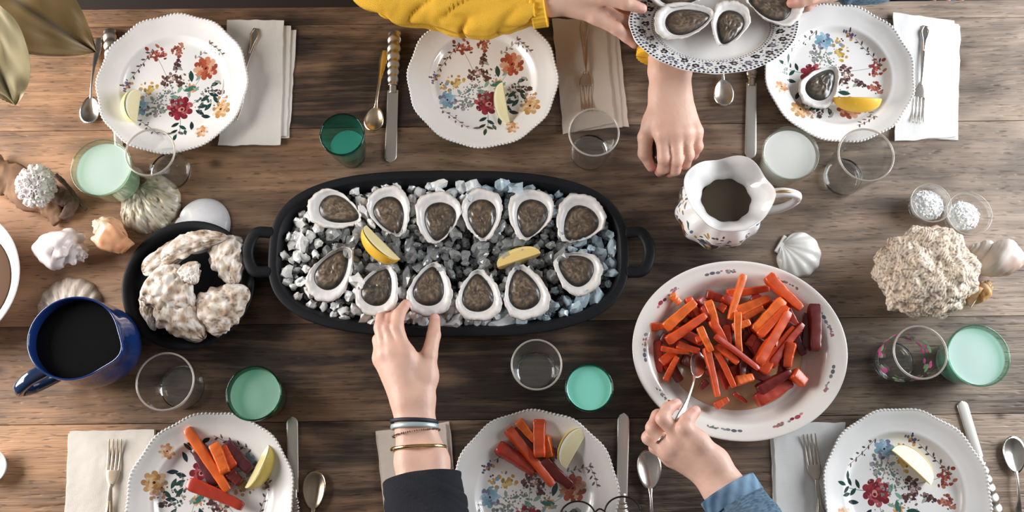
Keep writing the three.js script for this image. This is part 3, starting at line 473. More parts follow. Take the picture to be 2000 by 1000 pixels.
// ---------------------------------------------------------------- round black dish of unopened oysters
{
  const k = perMetre(368, 556, 0.03), R = 129 / k, g = thing('round_skillet', 'round black cast iron dish filled with rough closed oyster shells', 'pan');
  mesh('dish', revolve([[0, 0], [R - 0.028, 0], [R - 0.022, 0.002], [R - 0.008, 0.026], [R - 0.001, 0.030], [R, 0.032], [R - 0.003, 0.0335], [R - 0.012, 0.031], [R - 0.026, 0.008], [R - 0.032, 0.006], [0, 0.006]], 72), iron, g);
  place(g, 368, 556, 0.03, 0, 0);
}
const roughMat = std({ vertexColors: true, roughness: 0.8 });
function roughShell(px, py, lenPx, widPx, dir, h, thick, label, { seed = px, pale = 0, bend = 0, tilt = [0, 0], group = 'closed oyster shells in the round dish' } = {}) {
  const k = perMetre(px, py, h), L = lenPx / k / 2, W = widPx / k / 2;
  const geo = grid(110, 80, (u, v) => {
    const f = u * TAU, t = v * PI, c = -Math.cos(t), s = Math.sin(t) ** 0.75, x = c, lum = Math.sin((1 - c) * 15 + 2.2 * n3(Math.cos(f) * 1.5, Math.sin(f) * 1.5 + seed, c)) ;
    const d = 1 + 0.17 * n3(c * 1.6 + seed, Math.cos(f) * 1.4, Math.sin(f) * 1.4) + 0.06 * n3(c * 4, Math.cos(f) * 3 + seed, Math.sin(f) * 3) + 0.012 * n3(c * 11, Math.cos(f) * 9, Math.sin(f) * 9 + seed) + 0.006 * n3(c * 24, Math.cos(f) * 20, Math.sin(f) * 20 + seed) + 0.045 * lum * s;
    const z = Math.cos(f) * s * W * (1 - 0.36 * c) * d, y = Math.sin(f) * s * thick * (Math.sin(f) < 0 ? 0.7 : 1) * d;
    return [x * L * (1 + 0.05 * n3(Math.cos(f) * 2, Math.sin(f) * 2, seed)), y, z + bend * W * (c * c - 0.4)];
  }, { col: (u, v, p) => { const a = n3(p[0] * 48 + seed, p[1] * 48, p[2] * 48), b = n3(p[0] * 200, p[1] * 200, p[2] * 200 + seed) + 0.7 * n3(p[0] * 90, p[1] * 90, p[2] * 90 - seed), seam = Math.abs(Math.sin(u * TAU)) < 0.12; let c = mixc([0.70, 0.60, 0.50], [0.34, 0.23, 0.155], clamp(0.3 + 0.9 * a - pale, 0, 1)); c = mixc(c, [0.085, 0.06, 0.045], clamp(0.8 * b - 0.1 - pale * 0.3, 0, 0.85)); c = mixc(c, [0.78, 0.75, 0.72], clamp(-a * 1.2 + pale - 0.15, 0, 0.8)); return seam ? mixc(c, [0.05, 0.04, 0.035], 0.7) : c; } });
  const o = single('oyster_shell', geo, roughMat, label, 'oyster', group);
  place(o, px, py, h); o.rotation.set(tilt[0], imageTurn(dir), tilt[1], 'YXZ');
  return o;
}
roughShell(352, 490, 158, 42, -28, 0.038, 0.012, 'long curved gaping oyster shell at the top left of the round dish', { bend: 0.5, pale: 0.1 });
roughShell(378, 478, 130, 44, -20, 0.05, 0.010, 'brown upper half of the long gaping shell in the round dish', { bend: 0.6, seed: 4 });
roughShell(447, 510, 98, 66, 72, 0.036, 0.016, 'pale closed oyster at the right of the round dish', { pale: 0.28 });
roughShell(293, 600, 92, 30, 80, 0.03, 0.012, 'thin oyster shell edge-on at the left of the round dish', { bend: -0.5 });
roughShell(335, 570, 110, 86, 35, 0.046, 0.018, 'large cream oyster in the middle left of the round dish', { pale: 0.18 });
roughShell(356, 622, 118, 72, 42, 0.042, 0.017, 'brown speckled oyster at the bottom of the round dish', { seed: 77 });
roughShell(438, 598, 110, 84, -38, 0.04, 0.018, 'plump oyster with a brown patch at the lower right of the round dish', { seed: 31, pale: 0.1 });
roughShell(372, 535, 46, 40, 60, 0.058, 0.010, 'smallest knobby oyster in the centre of the round dish', { seed: 15, pale: 0.3 });

// ---------------------------------------------------------------- patterned platter with oysters, held in the air
const PLAT_H = 0.135, blueRim = canvasTexture(1024, 1024, (c, W) => {
  const r = rng(8); c.fillStyle = '#e9e7e6'; c.fillRect(0, 0, W, W); c.translate(512, 512);
  const put = (q, f, s, col) => { c.fillStyle = col; c.beginPath(); c.arc(512 * q * Math.cos(f), 512 * q * Math.sin(f), s, 0, TAU); c.fill(); };
  for (const [q, n, s, col] of [[0.975, 120, 8, '#2e3140'], [0.93, 84, 9, '#5c606e'], [0.72, 110, 5, '#4a4d58'], [0.685, 120, 4, '#3a3d4a']]) for (let i = 0; i < n; i++) put(q, i / n * TAU, s, col);
  for (let i = 0; i < 34; i++) { const f = i / 34 * TAU, q = i % 2 ? 0.80 : 0.86; for (let k = 0; k < 6; k++) put(q + 0.034 * Math.cos(k), f + 0.036 * Math.sin(k), 9, i % 3 ? '#2b2d39' : '#6a7086'); put(q, f, 7, '#c9a58a'); put(0.77, f + 0.05, 9, '#23252f'); put(0.89, f + 0.09, 11, '#3a3e4c'); put(0.84, f + 0.092, 7, '#8d92a6'); }
  for (let i = 0; i < 420; i++) put(0.70 + r() * 0.25, r() * TAU, 2 + r() * 4, ['#4d505c', '#8b90a2', '#b29a86', '#2d303c'][(r() * 4) | 0]);
});
{
  const k = perMetre(1394, 45, PLAT_H), A = 166 / k, B = A * 0.66, g = thing('oyster_platter', 'oval white platter with a dark blue patterned rim held over the table', 'platter');
  const m = (f, r, y) => [r * Math.cos(f) * A * (1 + 0.006 * Math.cos(16 * f) * smoothstep(r, 0.8, 1)), y, r * Math.sin(f) * B * (1 + 0.006 * Math.cos(16 * f) * smoothstep(r, 0.8, 1))];
  mesh('platter_body', revolve([[0, -0.018], [0.55, -0.018], [0.6, -0.019], [0.62, -0.017], [0.8, -0.008], [0.98, -0.001], [1, 0.001], [0.985, 0.0025], [0.85, -0.002], [0.72, -0.007], [0.68, -0.0095], [0.62, -0.0135], [0.5, -0.0145], [0, -0.0145]], 128, { mod: m, uv: undefined, per: 3 }), phys({ map: blueRim, roughness: 0.25, clearcoat: 0.5 }), g);
  const p = g.children[0].geometry.attributes.position, uv = g.children[0].geometry.attributes.uv; for (let i = 0; i < p.count; i++) uv.setXY(i, 0.5 + p.getX(i) / A / 2, 0.5 - p.getZ(i) / B / 2);
  place(g, 1394, 44, PLAT_H);
}
const onPlatter = { group: 'oysters on the patterned platter' };
oyster(1336, 38, 122, 74, -14, 0.35, 0.35, PLAT_H + 0.012, 'left oyster on the patterned platter, pointing to the right', { ...onPlatter, tilt: [0.05, 0] });
oyster(1424, 46, 104, 72, 112, 0.55, -0.3, PLAT_H + 0.012, 'middle oyster on the patterned platter, standing upright', onPlatter);
oyster(1512, 6, 118, 84, 200, 0.4, -0.5, PLAT_H + 0.013, 'right oyster on the patterned platter with a broad white lip', onPlatter);
oyster(1318, -16, 110, 70, 10, 0.4, 0.3, PLAT_H + 0.013, 'oyster on the patterned platter cut off by the top of the picture', onPlatter);
oyster(1604, 168, 102, 70, -52, 0.95, -0.2, 0.021, 'empty grey oyster half shell lying on the top right plate', { group: 'shell on a plate', name: 'oyster' });

// ---------------------------------------------------------------- serving bowl and carrots
const bowlRim = canvasTexture(2048, 512, (c, W, H) => {           // u round the bowl, v along the section
  const r = rng(3); c.fillStyle = '#e9e4df'; c.fillRect(0, 0, W, H);
  for (let i = 0; i < 9; i++) { const x = (i + 0.4) / 9 * W, y = 262, d = (dx, dy, s, col) => { c.fillStyle = col; c.beginPath(); c.ellipse(x + dx, y + dy * 2.4, s * 1.4, s * 2.5, 0, 0, TAU); c.fill(); };
    if (i % 2) { d(0, 0, 8, '#a84352'); d(20, 4, 6, '#84303e'); d(-18, 3, 5, '#c88088'); } else { d(0, 0, 7, '#5f6270'); d(20, 2, 6, '#777a86'); d(-20, 1, 6, '#6a6d78'); }
    for (let k = 0; k < 12; k++) d(30 + r() * 60, (r() - 0.5) * 14, 2 + r() * 3, ['#6d7a6c', '#8d8f93', '#a86a70'][(r() * 3) | 0]); }
});
const BOWL = [1445, 682], BH = 0.046;
{
  const k = perMetre(...BOWL, BH), A = 210 / k, B = A * 0.845, g = thing('serving_bowl', 'white oval serving bowl with a small flowered border heaped with carrots', 'bowl');
  const m = (f, r, y) => [r * Math.cos(f) * A, y, r * Math.sin(f) * B];
  const pts = [[0, 0.003], [0.5, 0.003], [0.56, 0], [0.6, 0.001], [0.64, 0.006], [0.8, 0.026], [0.9, 0.039], [0.99, 0.0445], [1, 0.0465], [0.985, 0.0475], [0.93, 0.045], [0.85, 0.041], [0.81, 0.036], [0.74, 0.019], [0.66, 0.0095], [0.5, 0.008], [0, 0.0075]];
  const body = mesh('bowl_body', revolve(pts, 128, { mod: m, per: 4, wrap: false }), phys({ map: bowlRim, roughness: 0.22, clearcoat: 0.6 }), g);
  const p = body.geometry.attributes.position, uv = body.geometry.attributes.uv; for (let i = 0; i < p.count; i++) { const r = Math.hypot(p.getX(i) / A, p.getZ(i) / B), top = i > p.count * 0.52; uv.setXY(i, uv.getX(i), top ? clamp(lerp(0.1, 0.7, (r - 0.7) / 0.3 + 0.02), 0.02, 0.98) : 0.03); }
  place(g, ...BOWL, BH, 0, 0);
  place(mesh(numbered('carrot_sauce'), revolve([[0, 0.0078], [0.62, 0.0088], [0.645, 0.0095], [0.62, 0.0102], [0, 0.0098]], 64, { mod: (f, r, y) => [r * Math.cos(f) * A, y, r * Math.sin(f) * B] }), phys({ color: rgb(0.50, 0.30, 0.17), roughness: 0.25, clearcoat: 0.3 }), scene), ...BOWL, BH, 0, 0).userData = { label: 'thin tan cooking juice pooled in the white serving bowl', category: 'sauce' };
}
const carrotMats = [[0.82, 0.145, 0.016], [0.70, 0.08, 0.012], [0.44, 0.034, 0.012], [0.17, 0.016, 0.014], [0.10, 0.012, 0.02]].map((c) => phys({ color: rgb(...c), vertexColors: true, roughness: 0.38, clearcoat: 0.45, clearcoatRoughness: 0.25 }));
function carrot(a, b, widPx, h0, h1, tone, label, group, fat = 1.12) {
  const p = P(...a, h0), q = P(...b, h1), L = p.distanceTo(q), w = widPx * fat / perMetre(...a, h0) / 2, seed = a[0] * 0.7 + b[1], r = rng((a[0] * 13 + b[1] * 7) | 0), bend = (r() - 0.5) * 0.05 * L, taper = 0.62 + r() * 0.3;
  const geo = sweep([V(-L / 2, 0, 0), V(0, bend * 0.4, bend), V(L / 2, 0, 0)], (t) => { const e = Math.min(1, 0.82 + Math.min(t, 1 - t) * 6); return [w * lerp(1, taper, t) * e, w * lerp(0.92, taper * 0.9, t) * e]; }, { n: 16, m: 16, e: 0.42, disp: (u, t) => 0.07 * n3(t * 5, Math.cos(u * TAU) * 1.5, seed), col: (t, u) => { const k = n3(t * 6, Math.sin(u * TAU) * 2, seed), pale = Math.abs(Math.sin(u * TAU * 2)) > 0.93 ? 0.3 : 0; const s = 0.88 + 0.18 * k; return [s + pale, s + pale * 1.2 + 0.06 * k, s + pale]; } });
  const o = single('carrot_stick', geo, carrotMats[tone], label, 'carrot', group);
  o.position.copy(p).add(q).multiplyScalar(0.5); o.quaternion.setFromUnitVectors(V(1, 0, 0), q.clone().sub(p).normalize()); o.rotateX(r() * 0.7 - 0.35);
  return o;
}
{
  const C = [[655, 80, 575, 335, 28, 0, 6], [790, 85, 985, 275, 44, 1, 6], [560, 185, 800, 155, 34, 1, 3], [240, 190, 290, 245, 26, 0, 4], [205, 385, 375, 235, 44, 0, 5], [118, 378, 205, 372, 34, 1, 3], [215, 460, 435, 310, 38, 1, 6], [180, 500, 340, 525, 22, 1, 5], [180, 590, 270, 515, 36, 1, 3], [205, 690, 275, 550, 26, 1, 4],
    [450, 230, 505, 400, 36, 0, 5], [612, 300, 800, 215, 46, 0, 4], [640, 335, 765, 265, 34, 0, 4], [720, 410, 878, 225, 52, 0, 6], [745, 430, 905, 265, 32, 1, 7], [622, 295, 630, 530, 30, 0, 7], [555, 370, 567, 480, 28, 1, 5], [488, 430, 740, 620, 20, 2, 8], [495, 490, 625, 585, 26, 1, 7], [440, 500, 506, 780, 30, 1, 6],
    [482, 490, 600, 725, 26, 1, 6], [732, 590, 912, 290, 40, 1, 7], [762, 640, 945, 385, 42, 1, 5], [805, 600, 992, 360, 36, 2, 5], [1058, 250, 1062, 515, 50, 3, 3], [1025, 300, 1008, 505, 40, 4, 2], [728, 805, 925, 695, 56, 2, 3], [935, 640, 1003, 705, 46, 1, 4], [735, 745, 925, 635, 44, 3, 4], [610, 690, 708, 668, 36, 0, 5],
    [490, 835, 565, 790, 30, 1, 2], [598, 758, 672, 812, 20, 2, 2], [780, 565, 935, 475, 38, 2, 3], [380, 458, 447, 438, 26, 1, 6], [515, 290, 545, 250, 32, 1, 3], [682, 490, 722, 425, 30, 2, 5], [392, 215, 425, 275, 34, 2, 3], [440, 690, 405, 735, 30, 3, 3], [930, 470, 905, 610, 40, 1, 5], [152, 460, 172, 640, 40, 2, 2],
    [300, 330, 400, 400, 40, 3, 2], [460, 330, 620, 410, 44, 3, 2], [640, 420, 820, 500, 46, 3, 2], [300, 560, 420, 620, 40, 3, 2], [560, 560, 720, 640, 44, 4, 2], [330, 430, 480, 560, 40, 4, 3], [840, 330, 980, 420, 44, 3, 3], [700, 200, 900, 300, 40, 2, 2], [440, 190, 560, 230, 38, 2, 2], [430, 640, 560, 560, 40, 3, 3], [900, 560, 860, 690, 40, 2, 3], [590, 600, 620, 720, 30, 2, 3], [180, 430, 300, 500, 40, 3, 2], [240, 610, 290, 690, 34, 3, 2],
    [420, 260, 520, 420, 40, 2, 4], [540, 200, 660, 330, 38, 2, 3], [660, 260, 700, 420, 36, 3, 3], [570, 420, 700, 560, 40, 3, 3], [700, 440, 780, 620, 40, 2, 4], [340, 300, 480, 300, 36, 2, 3], [250, 400, 420, 470, 38, 2, 4], [820, 440, 900, 620, 38, 3, 4], [880, 250, 960, 380, 36, 2, 3], [520, 620, 560, 740, 30, 2, 4], [470, 340, 560, 500, 34, 1, 6], [590, 380, 690, 350, 30, 0, 6], [650, 560, 640, 680, 30, 3, 4], [690, 640, 820, 690, 34, 3, 3], [330, 210, 400, 330, 32, 1, 4], [170, 540, 240, 660, 30, 2, 2], [820, 250, 930, 250, 34, 1, 4], [940, 400, 1000, 540, 34, 4, 2], [270, 480, 400, 520, 30, 1, 5], [400, 380, 470, 520, 28, 0, 7]];
  const carrotLabel = (x0, y0, x1, y1, tone) => { const mx = (x0 + x1) / 2, my = (y0 + y1) / 2, l = Math.hypot(x1 - x0, y1 - y0), what = `${l > 230 ? 'long' : l > 120 ? 'medium' : 'short'} ${['bright orange', 'red-orange', 'deep red', 'dark maroon', 'purple'][tone]} carrot stick`, where = `${my < 330 ? 'upper' : my < 560 ? 'middle' : 'lower'} ${mx < 420 ? 'left' : mx < 720 ? 'centre' : 'right'}`; return [`${what} at the ${where} of the heap in the serving bowl`, 'carrot', `${what}s at the ${where} of the serving bowl`].filter((_, i) => i !== 1); };
  for (const [x0, y0, x1, y1, w, tone, lv] of C) { const h = 0.014 + lv * 0.0072, r = rng((x0 * 31 + y1) | 0); carrot([1230 + x0 / 2.942, 510 + y0 / 2.942], [1230 + x1 / 2.942, 510 + y1 / 2.942], w / 2.942 * 1.02, h + (r() - 0.5) * 0.008, h + (r() - 0.5) * 0.008, tone, ...carrotLabel(x0, y0, x1, y1, tone), 1.55); }
  let i4 = 0, i5 = 0;
  const L4 = ['longest bright orange carrot stick, running down to the right,', 'thick bright orange carrot stick in the middle', 'short red-orange carrot piece nearest the lemon', 'deep red carrot stick across the bottom', 'purple carrot piece under the short one', 'purple carrot stick beneath the longest one', 'dark maroon carrot end below the lemon'], G4 = 'carrot sticks on the lower left plate', L5 = ['longest red-orange carrot stick, running down to the right,', 'short bright orange carrot stick at the top', 'thick upright red-orange carrot stick', 'thin orange carrot stick beside the thick upright one', 'deep red carrot stick at the left', 'dark maroon carrot stick at the lower right', 'purple carrot stick between the orange ones'], G5 = 'carrot sticks on the lower middle plate';
  for (const [a, b, w, h0, h1, t] of [[[366, 838], [446, 958], 18, 0.022, 0.02, 0], [[418, 868], [441, 924], 21, 0.024, 0.028, 0], [[434, 874], [457, 912], 20, 0.018, 0.022, 1], [[369, 944], [474, 990], 25, 0.022, 0.02, 2], [[440, 868], [490, 920], 24, 0.014, 0.014, 4], [[388, 872], [420, 948], 26, 0.013, 0.013, 4], [[448, 922], [470, 944], 20, 0.016, 0.016, 3]]) carrot(a, b, w, h0, h1, t, L4[i4++] + ' on the lower left plate', G4);
  for (const [a, b, w, h0, h1, t] of [[[992, 838], [1080, 948], 18, 0.022, 0.02, 1], [[1013, 822], [1046, 862], 17, 0.024, 0.026, 0], [[1054, 820], [1055, 894], 23, 0.022, 0.026, 1], [[1064, 854], [1075, 894], 18, 0.018, 0.022, 0], [[972, 872], [1046, 922], 24, 0.015, 0.014, 2], [[1058, 898], [1116, 950], 26, 0.015, 0.013, 3], [[1002, 840], [1046, 890], 28, 0.014, 0.013, 4]]) carrot(a, b, w, h0, h1, t, L5[i5++] + ' on the lower middle plate', G5);
}
// ---------------------------------------------------------------- flowered pitcher of coffee
{
  const print = canvasTexture(1024, 512, (c, W, H) => {
    const r = rng(77); c.fillStyle = '#efedec'; c.fillRect(0, 0, W, H);
    const d = (x, y, sx, sy, a, col) => { c.save(); c.translate(x, y); c.rotate(a); c.fillStyle = col; c.beginPath(); c.ellipse(0, 0, sx, sy, 0, 0, TAU); c.fill(); c.restore(); };
    for (let i = 0; i < 8; i++) { const x = (i + 0.5) * 128, y = 270 + (i % 2) * 40; const cols = i % 2 ? ['#7d4a3c', '#a9744c', '#5c3a3a'] : ['#3f4350', '#6b6c7c', '#54504f'];
      for (let k = 0; k < 9; k++) d(x + Math.cos(k * 0.7) * 26, y + Math.sin(k * 0.7) * 30, 21, 14, k, cols[k % 3]); d(x, y, 12, 14, 0, '#c79a62');
      for (let k = 0; k < 26; k++) d(x + (r() - 0.5) * 120, y + (r() - 0.5) * 230, 9 + r() * 9, 4 + r() * 3, r() * 3, ['#3d5c58', '#5a6f8e', '#7f7a72', '#35444a', '#b28a4c'][(r() * 5) | 0]); }
    c.fillStyle = '#9b6a3a'; c.fillRect(0, 0, 0, 0);
  });
  const h = 0.135, k = perMetre(1428, 378, h), R = 86 / k, g = thing('flowered_pitcher', 'white flowered china pitcher of dark coffee with a wavy mouth', 'pitcher');
  const m = (f, r, y) => { const t = y / h, rim = smoothstep(t, 0.6, 1), melon = 1 + 0.035 * Math.cos(10 * f) * (1 - rim) * smoothstep(t, 0.02, 0.2); const sp = Math.exp(-((((f - 3.55 + TAU) % TAU) / 0.42) ** 2)) + Math.exp(-((((f - 3.55 + TAU) % TAU - TAU) / 0.42) ** 2)); const wav = 1 + rim * (0.02 * Math.cos(5 * (f - 0.15)) + 0.008 * Math.cos(9 * f)) + rim * 0.17 * sp; return [r * Math.cos(f) * melon * wav, y + rim * rim * (0.007 * Math.cos(5 * (f - 0.15)) + 0.012 * sp), r * Math.sin(f) * melon * wav * 0.93]; };
  const body = mesh('pitcher_body', revolve([[0, 0.002], [R * 0.6, 0.002], [R * 0.66, 0], [R * 0.7, 0.003], [R * 0.95, 0.025], [R * 1.03, 0.048], [R * 0.96, 0.07], [R * 0.72, 0.092], [R * 0.66, 0.104], [R * 0.80, 0.122], [R * 0.965, h - 0.001], [R * 0.955, h + 0.001], [R * 0.92, h - 0.002], [R * 0.76, 0.122], [R * 0.575, 0.104], [R * 0.60, 0.09], [R * 0.92, 0.068], [R * 0.98, 0.047], [R * 0.9, 0.026], [R * 0.65, 0.007], [0, 0.006]], 120, { mod: m, per: 4, wrap: false }), phys({ map: print, roughness: 0.2, clearcoat: 0.7, clearcoatRoughness: 0.06 }), g);
  const p = body.geometry.attributes.position, uv = body.geometry.attributes.uv, half = p.count * 0.5; for (let i = 0; i < p.count; i++) uv.setXY(i, uv.getX(i), i < half ? clamp(1 - p.getY(i) / 0.115, 0, 1) < 0.02 ? 0.99 : 1 - clamp(1 - p.getY(i) / 0.115, 0.01, 0.99) : 0.995);
  mesh('coffee', revolve([[0, 0.098], [R * 0.56, 0.098], [R * 0.582, 0.0985], [R * 0.575, 0.0992], [0, 0.0992]], 48), phys({ color: rgb(0.075, 0.056, 0.034), roughness: 0.3 }), g).scale.set(0.985, 1, 0.915);
  mesh('handle', sweep([V(R * 0.86, 0.118, 0), V(R * 1.25, 0.125, 0.0), V(R * 1.62, 0.112, 0.003), V(R * 1.62, 0.07, 0.004), V(R * 1.35, 0.04, 0.003), V(R * 1.0, 0.034, 0)], (t) => [0.0085 - 0.002 * Math.sin(t * PI), 0.0058], { n: 40, m: 14, e: 0.8 }), plainChina, g);
  mesh('gilt_line', sweep([V(R * 0.98, 0.1265, 0), V(R * 1.25, 0.1315, 0), V(R * 1.52, 0.1245, 0.002)], () => [0.0022, 0.0008], { n: 14, m: 8 }), std({ color: rgb(0.42, 0.22, 0.08), roughness: 0.35 }), g);
  place(g, 1428, 378, h, 0.06, 0);
}
// ---------------------------------------------------------------- blue enamel jug
{
  const h = 0.12, k = perMetre(142, 660, h), R = 92 / k, g = thing('blue_jug', 'glossy dark blue enamel jug full of dark liquid at the left', 'jug');
  const blue = phys({ color: rgb(0.009, 0.034, 0.15), roughness: 0.12, clearcoat: 1, clearcoatRoughness: 0.04 }), fs = 0.32;
  const m = (f, r, y) => { const d = Math.atan2(Math.sin(f - fs), Math.cos(f - fs)), s = Math.exp(-((d / 0.33) ** 2)) * smoothstep(y, h * 0.5, h), q = r * (1 + 0.2 * s); return [q * Math.cos(f), y + 0.006 * s, q * Math.sin(f) * 0.93]; };
  mesh('jug_body', revolve([[0, 0.001], [R * 0.72, 0.001], [R * 0.78, 0], [R * 0.84, 0.004], [R * 0.98, 0.03], [R * 1.02, 0.055], [R * 0.98, 0.09], [R * 0.97, h - 0.002], [R * 0.96, h], [R * 0.935, h], [R * 0.92, h - 0.003], [R * 0.935, 0.09], [R * 0.97, 0.055], [R * 0.93, 0.03], [R * 0.78, 0.008], [0, 0.006]], 96, { mod: m, per: 4 }), blue, g);
  mesh('dark_drink', revolve([[0, 0.096], [R * 0.90, 0.096], [R * 0.93, 0.0965], [R * 0.92, 0.0972], [0, 0.0972]], 48, { mod: (f, r, y) => [r * Math.cos(f), y, r * Math.sin(f) * 0.93] }), phys({ color: rgb(0.005, 0.005, 0.006), roughness: 0.25, specularIntensity: 0.35 }), g);
  mesh('handle', sweep([V(-R * 0.72, 0.088, R * 0.62), V(-R * 1.06, 0.092, R * 0.86), V(-R * 1.3, 0.08, R * 1.04), V(-R * 1.26, 0.05, R * 0.98), V(-R * 0.82, 0.024, R * 0.64)], (t) => [0.0115 - 0.003 * t, 0.0075], { n: 36, m: 14, e: 0.85 }), phys({ color: rgb(0.012, 0.03, 0.08), roughness: 0.15, clearcoat: 1 }), g);
  place(g, 142, 660, h, 0, 0);
}
// ---------------------------------------------------------------- bowl and dish cut by the left edge
{
  const k = perMetre(20, 545, 0.05), R = 146 / k, g = thing('stew_bowl', 'cream soup bowl with brown contents cut off by the left edge', 'bowl');
  mesh('bowl_body', revolve([[0, 0.003], [R * 0.45, 0.003], [R * 0.5, 0], [R * 0.54, 0.003], [R * 0.8, 0.025], [R * 0.97, 0.049], [R, 0.052], [R * 0.975, 0.053], [R * 0.9, 0.044], [R * 0.72, 0.02], [R * 0.45, 0.009], [0, 0.008]], 80), plainChina, g);
  mesh('stew', revolve([[0, 0.026], [R * 0.74, 0.026], [R * 0.775, 0.0275], [R * 0.76, 0.028], [0, 0.028]], 48), phys({ color: rgb(0.10, 0.05, 0.026), roughness: 0.5, specularIntensity: 0.4 }), g);
  place(g, -107, 545, 0.05, 0, 0);
  const d = thing('small_dish', 'small white dish barely showing at the left edge near the cream napkin', 'dish');
  mesh('dish_body', revolve([[0, 0.002], [0.016, 0.002], [0.018, 0], [0.02, 0.002], [0.0265, 0.016], [0.028, 0.02], [0.0265, 0.0205], [0.022, 0.01], [0.012, 0.005], [0, 0.005]], 40), plainChina, d);
  place(d, -23, 912, 0.02, 0, 0);
}
// ---------------------------------------------------------------- glass salt dishes
{
  const salt = std({ vertexColors: true, roughness: 0.7 }), r = rng(4);
  for (const [px, py, rp, label, sp] of [[1818, 396, 40, 'small round glass dish of white salt behind the coral rock', 0], [1893, 417, 45, 'glass dish of salt heaped to one side, right of the other', -0.35]]) {
    const h = 0.036, R = rp / perMetre(px, py, h), g = thing('salt_dish', label, 'dish', 'glass salt dishes');
    mesh('glass_bowl', revolve([[0, 0.002], [R * 0.5, 0.001], [R * 0.6, 0], [R * 0.7, 0.002], [R * 0.92, 0.018], [R, h - 0.001], [R * 0.97, h], [R * 0.93, h - 0.001], [R * 0.84, 0.019], [R * 0.6, 0.006], [0, 0.005]], 48), clearGlass, g);
    mesh('rim', new THREE.TorusGeometry(R * 0.97, 0.0012, 8, 48).rotateX(PI / 2).translate(0, h, 0), rimGlass, g);
    mesh('salt', grid(40, 14, (u, v) => { const f = u * TAU, q = v < 0.3 ? v / 0.3 : (1 - v) / 0.7, x = Math.cos(f) * q, z = Math.sin(f) * q; return [x * R * (sp ? 0.74 : 0.86) + sp * R * 0.25, v < 0.3 ? 0.008 + 0.012 * q * q : 0.021 + 0.013 * (1 - q * q) + 0.0008 * n3(x * 3, z * 3, px), z * R * (sp ? 0.7 : 0.8)]; }, { col: (u, v, p) => { const t = 0.5 + 0.5 * n3(p[0] * 500, p[1] * 500, p[2] * 500); return [0.84 + 0.08 * t, 0.85 + 0.08 * t, 0.86 + 0.07 * t]; } }), salt, g);
    const fl = [];
    for (let i = 0; i < 150; i++) { const f = r() * TAU, q = Math.sqrt(r()) * 0.92, s = 0.0012 + r() * 0.0026, b = new THREE.BoxGeometry(s * 1.5, s * 0.6, s).rotateX(r() * 3).rotateY(r() * 6); b.translate(Math.cos(f) * q * R * (sp ? 0.74 : 0.86) + sp * R * 0.25, 0.0215 + 0.013 * (1 - q * q), Math.sin(f) * q * R * (sp ? 0.7 : 0.8)); fl.push(b); }
    const flakes = mesh('salt_flakes', paint(mergeGeometries(fl), () => [0.9, 0.91, 0.92]), salt, g); flakes.userData.kind = 'stuff';
    place(g, px, py, h, 0, 0);
  }
}
// ---------------------------------------------------------------- seashells
function scallop(px, py, rPx, dir, label, colA, colB, { ribs = 18, h = 0.008, tall = 0.3, tilt = [0, 0], rough = 0, ears = true, name = 'scallop_shell' } = {}) {
  const R = rPx / perMetre(px, py, h), seed = px * 0.3;
  // fan from the hinge at -x
  const fan = (q, f, top) => { const rb = Math.cos(f * ribs), len = 2 * R * Math.max(0.03, Math.cos(f)) ** 0.62 * (1 + 0.012 * rb), x = -R + q * len * Math.cos(f), z = q * len * Math.sin(f), dome = R * tall * Math.sin(Math.min(1, q * 1.02) * PI) ** 0.7 * Math.cos(f) ** 0.4; const n = rough * R * (0.10 * n3(x / R * 3, z / R * 3, seed) + 0.05 * n3(x / R * 9, z / R * 9, seed)); return [x, top ? Math.max(0.0016, dome + 0.022 * R * rb * q + n + 0.0016) : Math.max(0, dome * 0.85), z]; };
  const geo = grid(96, 28, (u, v) => { const top = v < 0.5, q = top ? 1 - v * 2 : (v - 0.5) * 2, f = (u - 0.5) * 2 * 1.42; const p = fan(Math.max(0.02, 1 - q), f, top); return p; }, { wrap: false, col: (u, v, p) => { const q = clamp((p[0] + R) / (2 * R), 0, 1), w = 0.5 + 0.5 * n3(p[0] / R * 4, p[2] / R * 4, seed), rb = 0.5 + 0.5 * Math.cos((u - 0.5) * 3 * ribs); let c = mixc(colA, colB, clamp(w * 0.8 + 0.3 * Math.sin(q * 16) * 0.5, 0, 1)); c = c.map((x) => x * (0.88 + 0.12 * rb)); return rough ? mixc(c, [0.2, 0.13, 0.06], clamp(n3(p[0] / R * 11, p[2] / R * 11, seed) * 0.9 - 0.25, 0, 0.7)) : c; } });
  const g = thing(name, label, 'shell', 'seashells');
  mesh('fan', geo, shellMat, g);
  if (ears) mesh('hinge_ears', paint(new RoundedBoxGeometry(R * 0.42, R * 0.12, R * 0.95, 2, R * 0.05).translate(-R * 0.93, R * 0.08, 0), () => colA), shellMat, g);
  place(g, px, py, h, 0, 0); g.rotation.set(tilt[0], imageTurn(dir), tilt[1], 'YXZ');
  return g;
}
scallop(1564, 497, 41, 32, 'small clean white scallop shell beside the carrot bowl', [0.80, 0.79, 0.77], [0.72, 0.70, 0.66]);
scallop(293, 403, 52, 60, 'barnacled yellowish scallop shell under the clear tumbler at the left', [0.72, 0.67, 0.58], [0.50, 0.40, 0.22], { rough: 1, ribs: 14, tall: 0.36, ears: false });
scallop(393, 443, 52, 25, 'smooth bluish white clam shell tucked behind the round dish', [0.74, 0.74, 0.78], [0.66, 0.66, 0.70], { ribs: 0, tall: 0.34, ears: false, name: 'clam_shell' });
scallop(132, 592, 54, -100, 'pale pinkish clam shell half hidden behind the blue jug', [0.80, 0.72, 0.63], [0.68, 0.54, 0.44], { ribs: 24, tall: 0.4, ears: false, name: 'clam_shell', rough: 0.3 });
